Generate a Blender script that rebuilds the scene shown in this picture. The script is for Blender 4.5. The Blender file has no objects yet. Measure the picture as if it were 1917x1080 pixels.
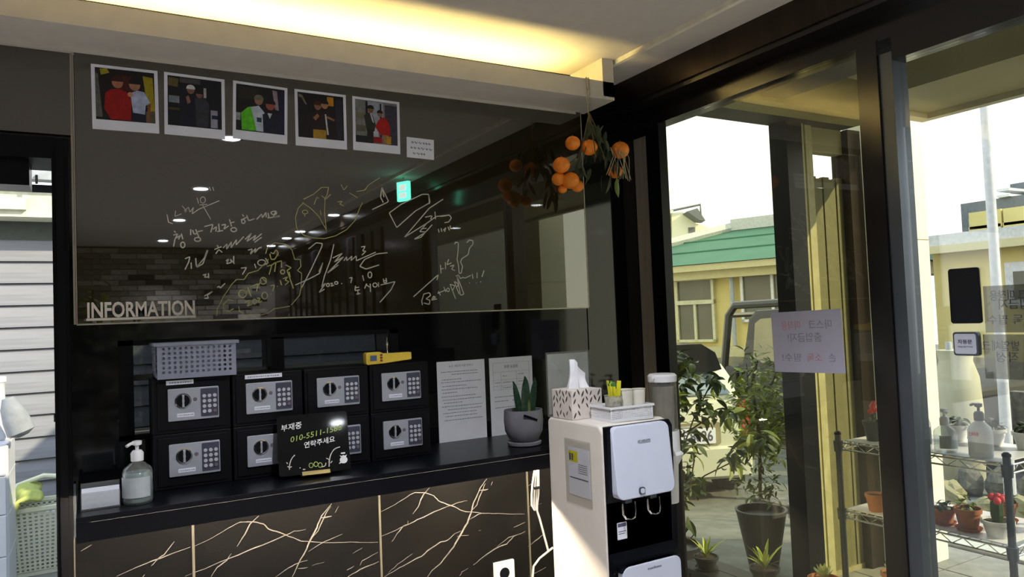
import bpy, bmesh, math, random
from mathutils import Vector, Matrix
random.seed(7)
S = bpy.context.scene
COL = S.collection
# ------------------------------------------------------------------ camera
FPX = 1387.0; PX, PY = 958.5, 540.0
vr = Vector((3380-PX, -(499-PY), -FPX)); vl = Vector((165-PX, -(628-PY), -FPX))
ex = vr.normalized(); ey = (vl-ex*vl.dot(ex)).normalized(); ez = ex.cross(ey)
RM = Matrix((ex, ey, ez)); CAM = Vector((0, 0, 1.55))
cd = bpy.data.cameras.new('camera'); cam = bpy.data.objects.new('camera', cd); COL.objects.link(cam)
cam.matrix_world = Matrix.Translation(CAM) @ RM.to_4x4()
cd.sensor_width = 36; cd.lens = FPX/1917*36; cd.clip_start = .02; cd.clip_end = 200
S.camera = cam
# ------------------------------------------------------------------ world, sun, exposure
W = bpy.data.worlds.new('sky'); S.world = W; W.use_nodes = True
nt = W.node_tree; bg = nt.nodes['Background']
tc = nt.nodes.new('ShaderNodeTexCoord'); sp = nt.nodes.new('ShaderNodeSeparateXYZ'); cr = nt.nodes.new('ShaderNodeValToRGB')
nt.links.new(tc.outputs['Generated'], sp.inputs[0]); nt.links.new(sp.outputs['Z'], cr.inputs[0]); nt.links.new(cr.outputs[0], bg.inputs['Color'])
cr.color_ramp.elements[0].color = (.97, .98, 1.0, 1); cr.color_ramp.elements[0].position = 0.0
cr.color_ramp.elements[1].color = (.62, .78, 1.0, 1); cr.color_ramp.elements[1].position = .9
bg.inputs['Strength'].default_value = 2.3
sd = bpy.data.lights.new('sun', 'SUN'); sun = bpy.data.objects.new('sun', sd); COL.objects.link(sun)
sd.energy = 5.0; sd.angle = .009; sd.color = (1, .91, .68)
sdir = Vector((.66, -.80, .62)).normalized(); sun.rotation_euler = sdir.to_track_quat('Z', 'Y').to_euler()
S.view_settings.view_transform = 'Standard'; S.view_settings.look = 'None'; S.view_settings.gamma = 1
S.view_settings.use_curve_mapping = False; S.view_settings.exposure = 0.0
CEIL = 2.55
# ------------------------------------------------------------------ helpers
def at(u, v, X=None, Y=None, Z=None, P=None, N=None):
    d = (ex_w*(u-PX) + ey_w*(-(v-PY)) + ez_w*(-FPX))
    if X is not None: t = (X-CAM.x)/d.x
    elif Y is not None: t = (Y-CAM.y)/d.y
    elif Z is not None: t = (Z-CAM.z)/d.z
    else: t = (Vector(P)-CAM).dot(Vector(N))/d.dot(Vector(N))
    return CAM+d*t
ex_w = RM @ Vector((1, 0, 0)); ey_w = RM @ Vector((0, 1, 0)); ez_w = RM @ Vector((0, 0, 1))
MATS = {}
def mat(name, col, rough=.6, metal=0, noise=.12, scale=20, bump=0, spec=.5, emit=None, estr=0, trans=0, alpha=1, ior=1.45, bscale=None, stretch=None):
    if name in MATS: return MATS[name]
    m = bpy.data.materials.new(name); m.use_nodes = True; n = m.node_tree.nodes; l = m.node_tree.links
    b = n['Principled BSDF']; b.inputs['Roughness'].default_value = rough; b.inputs['Metallic'].default_value = metal
    b.inputs['Specular IOR Level'].default_value = spec; b.inputs['IOR'].default_value = ior
    b.inputs['Transmission Weight'].default_value = trans; b.inputs['Alpha'].default_value = alpha
    c = (*col, 1)
    t = n.new('ShaderNodeTexCoord'); mp = n.new('ShaderNodeMapping'); nz = n.new('ShaderNodeTexNoise')
    if stretch: mp.inputs['Scale'].default_value = stretch
    l.new(t.outputs['Object'], mp.inputs['Vector']); l.new(mp.outputs[0], nz.inputs['Vector'])
    nz.inputs['Scale'].default_value = scale; nz.inputs['Detail'].default_value = 4
    r = n.new('ShaderNodeValToRGB'); l.new(nz.outputs['Fac'], r.inputs[0])
    r.color_ramp.elements[0].position = .3; r.color_ramp.elements[1].position = .7
    r.color_ramp.elements[0].color = tuple(max(0, x*(1-noise)) for x in col)+(1,)
    r.color_ramp.elements[1].color = tuple(min(1, x*(1+noise)) for x in col)+(1,)
    l.new(r.outputs[0], b.inputs['Base Color'])
    if bump:
        bp = n.new('ShaderNodeBump'); bp.inputs['Strength'].default_value = bump; bp.inputs['Distance'].default_value = .004
        n2 = n.new('ShaderNodeTexNoise'); n2.inputs['Scale'].default_value = bscale or scale*3; l.new(mp.outputs[0], n2.inputs['Vector'])
        l.new(n2.outputs['Fac'], bp.inputs['Height']); l.new(bp.outputs[0], b.inputs['Normal'])
    if emit: b.inputs['Emission Color'].default_value = (*emit, 1); b.inputs['Emission Strength'].default_value = estr
    MATS[name] = m; return m
def glass(name, tint=(1, 1, 1), refl=.06, edge=.6, rough=.0, veil=0):
    """thin sheet: transparent with fresnel reflection"""
    if name in MATS: return MATS[name]
    m = bpy.data.materials.new(name); m.use_nodes = True; n = m.node_tree.nodes; l = m.node_tree.links
    n.remove(n['Principled BSDF']); out = n['Material Output']
    tr = n.new('ShaderNodeBsdfTransparent'); tr.inputs['Color'].default_value = (*tint, 1)
    gl = n.new('ShaderNodeBsdfGlossy'); gl.inputs['Roughness'].default_value = rough
    fr = n.new('ShaderNodeLayerWeight'); fr.inputs['Blend'].default_value = .5
    pw = n.new('ShaderNodeMath'); pw.operation = 'POWER'; pw.inputs[1].default_value = 4.5; l.new(fr.outputs['Facing'], pw.inputs[0])
    mr = n.new('ShaderNodeMath'); mr.operation = 'MULTIPLY_ADD'; mr.inputs[1].default_value = .5*edge; mr.inputs[2].default_value = .035*edge; mr.use_clamp = True
    mx = n.new('ShaderNodeMixShader'); l.new(pw.outputs[0], mr.inputs[0]); l.new(mr.outputs[0], mx.inputs[0])
    l.new(tr.outputs[0], mx.inputs[1]); l.new(gl.outputs[0], mx.inputs[2])
    last = mx
    if veil:
        df = n.new('ShaderNodeBsdfDiffuse'); df.inputs['Color'].default_value = (.8, .8, .75, 1)
        nz = n.new('ShaderNodeTexNoise'); nz.inputs['Scale'].default_value = 6
        mm = n.new('ShaderNodeMath'); mm.operation = 'MULTIPLY'; mm.inputs[1].default_value = veil*2; l.new(nz.outputs['Fac'], mm.inputs[0])
        m2 = n.new('ShaderNodeMixShader'); l.new(mm.outputs[0], m2.inputs[0])
        l.new(mx.outputs[0], m2.inputs[1]); l.new(df.outputs[0], m2.inputs[2]); last = m2
    l.new(last.outputs[0], out.inputs['Surface']); MATS[name] = m; return m

class MB:
    def __init__(s): s.v = []; s.f = []; s.mi = []; s.M = None
    def add(s, vs, fs, mi=0):
        o = len(s.v)
        for p in vs:
            p = Vector(p)
            if s.M is not None: p = s.M @ p
            s.v.append(tuple(p))
        for f in fs: s.f.append([i+o for i in f]); s.mi.append(mi)
        return s
    def box(s, x0, x1, y0, y1, z0, z1, mi=0):
        return s.add([(x, y, z) for x in (x0, x1) for y in (y0, y1) for z in (z0, z1)],
            [(0, 1, 3, 2), (4, 6, 7, 5), (0, 4, 5, 1), (2, 3, 7, 6), (0, 2, 6, 4), (1, 5, 7, 3)], mi)
    def cbox(s, c, d, mi=0): return s.box(c[0]-d[0]/2, c[0]+d[0]/2, c[1]-d[1]/2, c[1]+d[1]/2, c[2]-d[2]/2, c[2]+d[2]/2, mi)
    def prism(s, pts, a0, a1, axis='y', mi=0, side=None):
        """polygon in the two other axes, extruded along axis (x: pts=(y,z); y: (x,z); z: (x,y))"""
        def m(p, a): return (a, p[0], p[1]) if axis == 'x' else (p[0], a, p[1]) if axis == 'y' else (p[0], p[1], a)
        n = len(pts)
        s.add([m(p, a0) for p in pts]+[m(p, a1) for p in pts], [list(range(n)), list(range(2*n-1, n-1, -1))], mi)
        o = len(s.v)-2*n
        for i in range(n):
            s.f.append([o+i, o+n+i, o+n+(i+1) % n, o+(i+1) % n]); s.mi.append(mi if side is None else side)
        return s
    def rrect(s, cx, cz, w, h, r, a0, a1, axis='y', mi=0, seg=5):
        return s.prism(rr(cx, cz, w, h, r, seg), a0, a1, axis, mi)
    def lathe(s, prof, c=(0, 0, 0), n=20, mi=0, cap=True):
        vs = []; fs = []
        for r, z in prof:
            for k in range(n):
                a = 2*math.pi*k/n; vs.append((c[0]+r*math.cos(a), c[1]+r*math.sin(a), c[2]+z))
        for i in range(len(prof)-1):
            for k in range(n): fs.append((i*n+k, i*n+(k+1) % n, (i+1)*n+(k+1) % n, (i+1)*n+k))
        if cap: fs += [list(range(n))[::-1], [(len(prof)-1)*n+k for k in range(n)]]
        return s.add(vs, fs, mi)
    def tube(s, path, r, n=8, mi=0, cap=True):
        path = [Vector(p) for p in path]; rs = r if isinstance(r, (list, tuple)) else [r]*len(path)
        vs = []; fs = []; up = None
        for i, p in enumerate(path):
            d = (path[min(i+1, len(path)-1)]-path[max(i-1, 0)]).normalized()
            if up is None: up = Vector((0, 0, 1)) if abs(d.z) < .9 else Vector((1, 0, 0))
            a = d.cross(up)
            if a.length < 1e-4: a = d.cross(Vector((0, 1, 0)))
            a.normalize(); b = a.cross(d).normalized(); up = b
            for k in range(n):
                t = 2*math.pi*k/n; vs.append(p+(a*math.cos(t)+b*math.sin(t))*rs[i])
        for i in range(len(path)-1):
            for k in range(n): fs.append((i*n+k, i*n+(k+1) % n, (i+1)*n+(k+1) % n, (i+1)*n+k))
        if cap: fs += [list(range(n))[::-1], [(len(path)-1)*n+k for k in range(n)]]
        return s.add(vs, fs, mi)
    def cyl(s, p0, p1, r, n=14, mi=0): return s.tube([p0, p1], r, n, mi)
    def ball(s, c, r, mi=0, nu=14, nv=9, sq=(1, 1, 1), jit=0):
        vs = [(c[0], c[1], c[2]+r*sq[2])]; fs = []
        for j in range(1, nv):
            ph = math.pi*j/nv
            for k in range(nu):
                a = 2*math.pi*k/nu; q = 1+random.uniform(-jit, jit)
                vs.append((c[0]+r*sq[0]*q*math.sin(ph)*math.cos(a), c[1]+r*sq[1]*q*math.sin(ph)*math.sin(a), c[2]+r*sq[2]*q*math.cos(ph)))
        vs.append((c[0], c[1], c[2]-r*sq[2]))
        for k in range(nu):
            fs.append((0, 1+k, 1+(k+1) % nu)); b = 1+(nv-2)*nu; fs.append((len(vs)-1, b+(k+1) % nu, b+k))
        for j in range(nv-2):
            for k in range(nu): fs.append((1+j*nu+k, 1+(j+1)*nu+k, 1+(j+1)*nu+(k+1) % nu, 1+j*nu+(k+1) % nu))
        return s.add(vs, fs, mi)
    def build(s, name, mats, parent=None, smooth=False, loc=None, bev=0, kind=None, label=None, rot=None):
        me = bpy.data.meshes.new(name); me.from_pydata(s.v, [], s.f)
        if not isinstance(mats, (list, tuple)): mats = [mats]
        for m in mats: me.materials.append(m)
        for p, i in zip(me.polygons, s.mi): p.material_index = i
        b = bmesh.new(); b.from_mesh(me); bmesh.ops.recalc_face_normals(b, faces=b.faces); b.to_mesh(me); b.free()
        if smooth:
            me.polygons.foreach_set('use_smooth', [True]*len(me.polygons))
            me.set_sharp_from_angle(angle=math.radians(40))
        me.update(); o = bpy.data.objects.new(name, me); COL.objects.link(o)
        if parent: o.parent = parent
        if loc: o.location = loc
        if rot: o.rotation_euler = rot
        if bev:
            mo = o.modifiers.new('bevel', 'BEVEL'); mo.width = bev; mo.segments = 2; mo.limit_method = 'ANGLE'; mo.angle_limit = math.radians(40)
        if kind: o['kind'] = kind
        if label: o['label'] = label
        return o
def rr(cx, cz, w, h, r, seg=5):
    pts = []
    for (sx, sz, a0) in ((1, 1, 0), (-1, 1, 90), (-1, -1, 180), (1, -1, 270)):
        for k in range(seg+1):
            a = math.radians(a0+90*k/seg); pts.append((cx+sx*(w/2-r)+r*math.cos(a), cz+sz*(h/2-r)+r*math.sin(a)))
    return pts
def thing(name, label, cat, loc=(0, 0, 0), rz=0, group=None):
    o = bpy.data.objects.new(name, None); COL.objects.link(o); o.location = loc; o.rotation_euler = (0, 0, rz); o.empty_display_size = .05
    return tag(o, label, cat, group)
def tag(o, label, cat, group=None, kind=None):
    o['label'] = label; o['category'] = cat
    if group: o['group'] = group
    if kind: o['kind'] = kind
    return o
def kids(o): return [c for c in bpy.data.objects if c.parent == o]
def copy_tree(o, parent=None):
    c = o.copy(); COL.objects.link(c); c.parent = parent
    for ch in kids(o): copy_tree(ch, c)
    return c
_tcache = {}
def text_geo(st, size=1.0, bold=0):
    """flat glyph outlines as (verts2d, faces), centred on x, baseline 0"""
    k = (st, bold)
    if k not in _tcache:
        cu = bpy.data.curves.new('t', 'FONT'); cu.body = st; cu.size = 1; cu.align_x = 'CENTER'; cu.resolution_u = 3; cu.offset = bold
        o = bpy.data.objects.new('t', cu); COL.objects.link(o)
        dg = bpy.context.evaluated_depsgraph_get(); me = o.evaluated_get(dg).to_mesh()
        _tcache[k] = ([(v.co.x, v.co.y) for v in me.vertices], [list(p.vertices) for p in me.polygons])
        o.evaluated_get(dg).to_mesh_clear(); bpy.data.objects.remove(o); bpy.data.curves.remove(cu)
    vs, fs = _tcache[k]
    return [(x*size, y*size) for x, y in vs], fs
def put_text(mb, st, size, org, ax, ay, mi=0, thick=0, width=None, left=False, bold=0):
    """text on a plane: org is the baseline centre, ax/ay the reading and up directions; slab of thickness thick"""
    vs, fs = text_geo(st, size, bold)
    if not vs: return
    w = max(v[0] for v in vs)-min(v[0] for v in vs); sx = 1
    if width: sx = width/w
    org = Vector(org); ax = Vector(ax); ay = Vector(ay); n = ax.cross(ay).normalized(); off = w*sx/2 if left else 0
    P = [org+ax*(x*sx+off)+ay*y for x, y in vs]
    mb.add(P, fs, mi)
    if thick:
        mb.add([p+n*thick for p in P], fs, mi)
        from collections import Counter
        ec = Counter()
        for f in fs:
            for i in range(len(f)): ec[tuple(sorted((f[i], f[(i+1) % len(f)])))] += 1
        be = [e for e, c in ec.items() if c == 1]; o = len(P)
        mb.add(P+[p+n*thick for p in P], [(a, b, b+o, a+o) for a, b in be], mi)
def ribbon(mb, pts, w, nrm, mi=0, thick=.0008, taper=False):
    """thin raised stroke along 3-D points lying in a plane with normal nrm"""
    pts = [Vector(p) for p in pts]; nrm = Vector(nrm)
    sharp = any((pts[i+1]-pts[i]).length > 1e-9 and (pts[i]-pts[i-1]).length > 1e-9 and (pts[i+1]-pts[i]).angle(pts[i]-pts[i-1]) > .7 for i in range(1, len(pts)-1))
    if sharp and not taper:
        q = [pts[0]]
        for a, b, c in zip(pts, pts[1:], pts[2:]):   # a short round at each turn keeps the full width
            e1 = min(w*.6, (b-a).length*.3); e2 = min(w*.6, (c-b).length*.3)
            q += [b+(a-b).normalized()*e1, b+(c-b).normalized()*e2]
        q.append(pts[-1])
        for a, b in zip(q[0::2], q[1::2]): ribbon(mb, [a, b], w, nrm, mi, thick)
        for a, b in zip(q[1::2], q[2::2]): ribbon(mb, [a+(a-b)*.3, b+(b-a)*.3], w, nrm, mi, thick*.9)
        return
    n = len(pts); L = []; Rr = []
    for i, p in enumerate(pts):
        d = (pts[min(i+1, n-1)]-pts[max(i-1, 0)])
        if d.length < 1e-6: d = Vector((1, 0, 0))
        s = d.normalized().cross(nrm)*(w/2)*(1-.7*abs(2*i/(n-1)-1) if taper and n > 1 else 1)
        L.append(p+s); Rr.append(p-s)
    top = [q+nrm*thick for q in L]+[q+nrm*thick for q in Rr]; bot = L+Rr
    fs = []
    for i in range(n-1):
        a, b, c, d = i, i+1, n+i+1, n+i; o = 2*n
        fs += [(a, b, c, d), (o+a, o+d, o+c, o+b), (a, o+a, o+b, b), (d, c, o+c, o+d)]
    fs += [(0, n, 3*n, 2*n), (n-1, 3*n-1, 4*n-1, 2*n-1)]
    mb.add(top+bot, fs, mi)
def smoothpath(p, it=1):
    for _ in range(it):
        if len(p) < 3: return p
        q = [p[0]]
        for a, b in zip(p, p[1:]):
            q += [tuple(.75*x+.25*y for x, y in zip(a, b)), tuple(.25*x+.75*y for x, y in zip(a, b))]
        p = q+[p[-1]]
    return p
def ell(cx, cy, rx, ry, n=12, a0=0, a1=360): return [(cx+rx*math.cos(math.radians(a0+(a1-a0)*k/n)), cy+ry*math.sin(math.radians(a0+(a1-a0)*k/n))) for k in range(n+1)]

# materials
M = lambda n: MATS[n]
mat('plaster', (.62, .58, .52), .85, noise=.04, bump=.05)
mat('ceiling_paint', (.60, .56, .52), .9, noise=.03)
mat('black_gloss', (.003, .0034, .0045), .05, noise=.2, scale=3, spec=.42)
mat('tinted_glass', (.022, .016, .007), .015, noise=.1, scale=2, spec=.9, ior=1.8)
mat('bronze', (.012, .010, .009), .16, metal=0, noise=.2, scale=3, spec=.7)
mat('brown_metal', (.045, .032, .025), .28, metal=.75, noise=.2, scale=6, stretch=(4, 4, .6))
mat('steel', (.50, .45, .36), .48, metal=.55, noise=.1, scale=8, stretch=(6, 6, .5))
mat('chrome', (.75, .75, .76), .12, metal=1, noise=.05)
mat('grey_alu', (.09, .105, .125), .35, metal=.6, noise=.15, scale=4)
mat('floor_tile', (.42, .40, .38), .35, noise=.2, scale=5)
mat('marble_dark', (.0045, .0042, .004), .25, noise=.5, scale=3, spec=.22)
mat('vein', (.16, .15, .135), .3, noise=.25, scale=60)
mat('gold', (.30, .27, .20), .3, metal=.8, noise=.1)
mat('white_plastic', (.74, .74, .76), .35, noise=.02)
mat('ivory_plastic', (.74, .70, .64), .35, noise=.02)
mat('cream_plastic', (.90, .89, .68), .5, noise=.03)
mat('panel_white', (.62, .66, .80), .3, noise=.02)
mat('black_plastic', (.003, .0035, .006), .3, noise=.1, spec=.22)
mat('black_matt', (.0028, .003, .0045), .5, noise=.1, spec=.2)
mat('paper', (.82, .83, .93), .7, noise=.03)
mat('ink', (.10, .10, .16), .8)
mat('ink_soft', (.27, .28, .36), .8)
mat('silver_plate', (.42, .44, .50), .38, metal=.35, noise=.06)
mat('keypad', (.05, .055, .085), .45)
mat('key', (.55, .55, .60), .35, metal=.2)
mat('key_dark', (.16, .12, .15), .4)
mat('grey_basket', (.26, .28, .36), .45, noise=.04)
mat('hole_dark', (.012, .013, .02), .8)
mat('yellow', (.72, .52, .06), .4)
mat('dark_red', (.15, .03, .02), .5)
mat('lcd', (.10, .14, .22), .2)
mat('white_ink', (.80, .80, .80), .7)
mat('pen_white', (.62, .60, .53), .7)
mat('pen_yellow', (.48, .46, .18), .7)
mat('pen_green', (.38, .50, .12), .7)
mat('letter_cream', (.85, .77, .68), .45, noise=.03)
mat('wood', (.45, .34, .12), .6, noise=.25, scale=8, stretch=(1, 8, 8))
mat('concrete_pot', (.20, .20, .23), .75, noise=.18, scale=12, bump=.2)
mat('leaf_snake', (.02, .055, .028), .4, noise=.5, scale=30, stretch=(1, 1, 4))
mat('leaf_snake_edge', (.16, .20, .07), .4)
mat('leaf_dark', (.05, .085, .02), .5, noise=.4, scale=8)
mat('leaf_mid', (.18, .24, .04), .5, noise=.4, scale=8)
mat('leaf_bright', (.48, .56, .08), .5, noise=.3, scale=8)
mat('leaf_bunch', (.030, .045, .018), .5, noise=.4, scale=12)
mat('stem', (.12, .09, .04), .8)
mat('straw', (.42, .36, .20), .7)
mat('orange_skin', (.85, .24, .015), .42, noise=.12, scale=25, bump=.25, bscale=90)
mat('soil', (.05, .035, .025), .95, noise=.4, scale=30, bump=.5)
mat('terracotta', (.40, .15, .06), .8, noise=.15)
mat('white_pot', (.70, .70, .68), .4)
mat('black_pot', (.02, .022, .025), .5)
mat('red_flower', (.75, .05, .03), .6, noise=.2)
mat('pink_flower', (.75, .08, .10), .6, noise=.2)
mat('succulent', (.45, .50, .22), .5, noise=.3)
mat('siding', (.27, .27, .285), .6, noise=.12, scale=4, bump=.25, bscale=12, stretch=(.6, 8, 8))
mat('grey_awning', (.40, .42, .43), .6)
mat('cream_beam', (.70, .70, .52), .6)
mat('dark_green_grey', (.10, .11, .09), .7)
mat('towel', (.55, .62, .18), .9, bump=.4)
mat('cloth_grey', (.30, .31, .32), .8, bump=.4)
mat('brick_a', (.19, .175, .14), .8, noise=.3, bump=.4)
mat('brick_b', (.36, .34, .30), .8, noise=.3, bump=.4)
mat('brick_c', (.04, .04, .04), .8, noise=.3, bump=.4)
mat('mortar', (.10, .09, .08), .9)
mat('asphalt', (.17, .17, .155), .9, noise=.25, scale=6, bump=.3)
mat('pavers', (.25, .245, .21), .85, noise=.2, scale=10)
mat('kerb', (.50, .50, .44), .8, noise=.1)
mat('cream_column', (.92, .90, .72), .6, noise=.02)
mat('canopy_olive', (.30, .27, .13), .6, noise=.1, scale=3)
mat('canopy_light', (.50, .47, .32), .6, noise=.06, scale=3)
mat('canopy_dark', (.022, .026, .034), .5, noise=.1)
mat('yellow_wall', (.72, .60, .24), .8, noise=.06, scale=3)
mat('yellow_trim', (.60, .54, .30), .8, noise=.06)
mat('green_roof', (.055, .17, .105), .6, noise=.12, scale=2)
mat('grey_roof', (.55, .55, .53), .8)
mat('dark_wall', (.17, .18, .19), .8)
mat('window_dark', (.13, .12, .08), .15, noise=.2, scale=1)
mat('window_frame_cream', (.60, .58, .40), .6)
mat('window_frame_dark', (.07, .07, .065), .5)
mat('car_white', (.62, .62, .50), .25, noise=.02)
mat('car_grey', (.045, .045, .043), .3, noise=.06)
mat('car_black', (.02, .02, .022), .2)
mat('car_glass', (.28, .34, .42), .08, noise=.2, scale=1)
mat('car_glass_tan', (.30, .27, .16), .12, noise=.2, scale=2)
mat('tail_red', (.45, .05, .03), .25)
mat('rubber', (.02, .02, .02), .8)
mat('pole_grey', (.62, .62, .62), .5)
mat('stone', (.16, .15, .12), .9, noise=.3, bump=.5)
mat('tissue', (.80, .80, .84), .9)
mat('box_cream', (.66, .60, .55), .7)
mat('box_ink', (.06, .05, .05), .7)
mat('cup_paper', (.70, .68, .58), .7)
mat('stick_yellow', (.62, .58, .02), .5)
mat('stick_green', (.06, .20, .05), .5)
mat('sink_label', (.80, .80, .20), .7)
mat('red_print', (.65, .10, .10), .7)
mat('led_warm', (.9, .8, .5), .5, emit=(1, .78, .27), estr=100)
mat('led_counter', (.9, .8, .6), .5, emit=(1, .84, .64), estr=420)
mat('lamp_glow', (.9, .9, .9), .5, emit=(.88, .95, 1), estr=60)
mat('exit_green', (.05, .6, .35), .5, emit=(.16, 1, .62), estr=9.0)
mat('exit_white', (.9, .9, .9), .5, emit=(.8, 1, .9), estr=5)
glass('window_glass', (.94, .93, .79), edge=1.6, veil=.012)
glass('door_glass', (.93, .94, .90), edge=1.2, veil=.005)
glass('hatch_glass', (.32, .33, .33), edge=1.2)
glass('clear_plastic', (.90, .91, .90), edge=1.6, rough=.08, veil=.05)
glass('clear_tube', (.72, .72, .68), edge=1.8, rough=.12, veil=.08)
glass('bottle_clear', (.80, .84, .84), edge=1.5, rough=.05, veil=.10)
glass('frosted', (.6, .6, .52), edge=1.0, rough=.3, veil=.30)
# ================================================================== SETTING
def struct(mb, name, m, parent=None, **k):
    o = mb.build(name, m, parent, **k)
    if parent is None: o['kind'] = 'structure'
    return o
struct(MB().box(-2.6, 2.14, -4.75, 2.65, -.12, 0), 'floor', M('floor_tile'))
ceiling = struct(MB().box(-2.6, 2.14, -4.75, 2.65, CEIL, CEIL+.25), 'ceiling', M('ceiling_paint'))
struct(MB().box(-2.6, -2.5, -4.75, 2.65, 0, CEIL), 'wall_left', M('bronze'))
# wall_front: the dark reception wall, pieces around the doorway and the hatch
w = MB()
w.box(-2.5, -1.1, 2.5, 2.65, 0, CEIL)
w.box(-1.1, -.045, 2.5, 2.65, 2.12, CEIL)
w.box(-.045, .105, 2.5, 2.65, 0, CEIL)
w.box(.105, .93, 2.5, 2.65, 0, 1.25).box(.105, .93, 2.5, 2.65, 1.515, CEIL)
w.box(.93, 2.14, 2.5, 2.65, 0, CEIL)
wall_front = struct(w, 'wall_front', M('black_gloss'))
# glossy glass cladding below the big panel, with the hatch cut out
w = MB(); w.box(-.03, .105, 2.489, 2.5, 1.11, 1.583).box(.105, .93, 2.489, 2.5, 1.11, 1.25).box(.105, .93, 2.489, 2.5, 1.515, 1.583).box(.93, 1.775, 2.489, 2.5, 1.11, 1.583)
w.build('glass_cladding', M('black_gloss'), wall_front)
MB().box(1.78, 2.075, 2.488, 2.5, 0, 2.53).build('glass_cladding', M('black_gloss'), wall_front)
MB().box(-1.1, -.032, 2.487, 2.5, 2.135, 2.388).build('glass_cladding', M('tinted_glass'), wall_front)
MB().box(-.036, -.030, 2.483, 2.5, 1.583, 2.388).build('edge_strip', M('steel'), wall_front)
# hatch window
w = MB()
w.box(.075, .115, 2.482, 2.5, 1.235, 1.53).box(.075, .95, 2.482, 2.5, 1.515, 1.53).box(.515, .555, 2.482, 2.64, 1.25, 1.52).box(.92, .95, 2.482, 2.5, 1.235, 1.53).box(.075, .95, 2.482, 2.5, 1.235, 1.25)
win2 = struct(w, 'window_2', M('black_matt'))
MB().box(.106, .515, 2.56, 2.568, 1.251, 1.514).build('pane', M('hatch_glass'), win2)
MB().box(.555, .929, 2.56, 2.568, 1.251, 1.514).build('pane', M('hatch_glass'), win2)
MB().box(.106, .514, 2.545, 2.559, 1.406, 1.424).build('rail', M('dark_green_grey'), win2)
MB().box(.556, .929, 2.545, 2.559, 1.406, 1.424).build('rail', M('dark_green_grey'), win2)
# door frame of the doorway on the left
w = MB()
w.box(-.085, -.045, 2.47, 2.66, 0, 2.12).box(-1.1, -.085, 2.47, 2.66, 2.06, 2.12)
w.box(-.075, -.055, 2.455, 2.47, 0, 2.1)
dr = struct(w, 'door_1', M('black_matt'))
MB().box(-.043, -.037, 2.47, 2.484, .98, 1.13).build('strike_plate', M('grey_alu'), dr)
MB().box(-1.1, -.14, 2.50, 2.62, 1.985, 2.06).build('head_track', M('black_plastic'), dr)
# marble tiles with veins and gold joint strips below the counter
XT = [-.045, .268, .862, 1.456, 2.05]
for a, b in zip(XT, XT[1:]):
    MB().box(a+.004, b-.004, 2.484, 2.5, 0, 1.095).build('marble_tile', M('marble_dark'), wall_front)
for x in XT[:4]:
    MB().box(x-.0035, x+.0035, 2.481, 2.5, 0, 1.095).build('joint_strip', M('gold'), wall_front)
V1 = [(140, 860, 2.995), [
 ([(35, 515), (95, 478)], 2.0), ([(235, 655), (400, 582), (520, 538), (650, 490)], 2.2), ([(430, 598), (465, 558), (500, 535), (558, 460)], 2.6), ([(380, 659), (392, 645)], 1.5),
 ([(665, 490), (770, 440), (860, 385), (925, 350), (1000, 348), (1060, 362), (1090, 392), (1150, 408), (1200, 430), (1270, 458), (1400, 466), (1550, 464), (1700, 464)], 2.2),
 ([(910, 488), (955, 420), (985, 360), (1032, 316)], 2.8), ([(620, 655), (780, 590), (880, 550), (1000, 500), (1170, 430), (1230, 402), (1295, 392)], 2.2),
 ([(762, 659), (800, 605), (850, 565), (878, 528)], 2.4), ([(1220, 659), (1250, 590), (1300, 500), (1320, 450), (1350, 400), (1370, 345), (1395, 300), (1440, 248)], 4.0),
 ([(1330, 440), (1365, 400), (1385, 350), (1410, 300), (1435, 262)], 2.5), ([(1380, 328), (1440, 318)], 3), ([(1310, 515), (1400, 460), (1500, 418)], 1.6),
 ([(1125, 659), (1200, 605), (1250, 580), (1305, 565)], 1.8), ([(1250, 612), (1305, 605)], 1.6), ([(1530, 659), (1600, 615), (1705, 572)], 2.6), ([(1600, 595), (1610, 570), (1700, 520)], 1.6), ([(1524, 620), (1565, 598)], 1.6),
 ([(1460, 300), (1480, 262)], 1.4), ([(1560, 525), (1612, 495)], 1.0), ([(1330, 595), (1400, 575)], .9)]]
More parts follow.
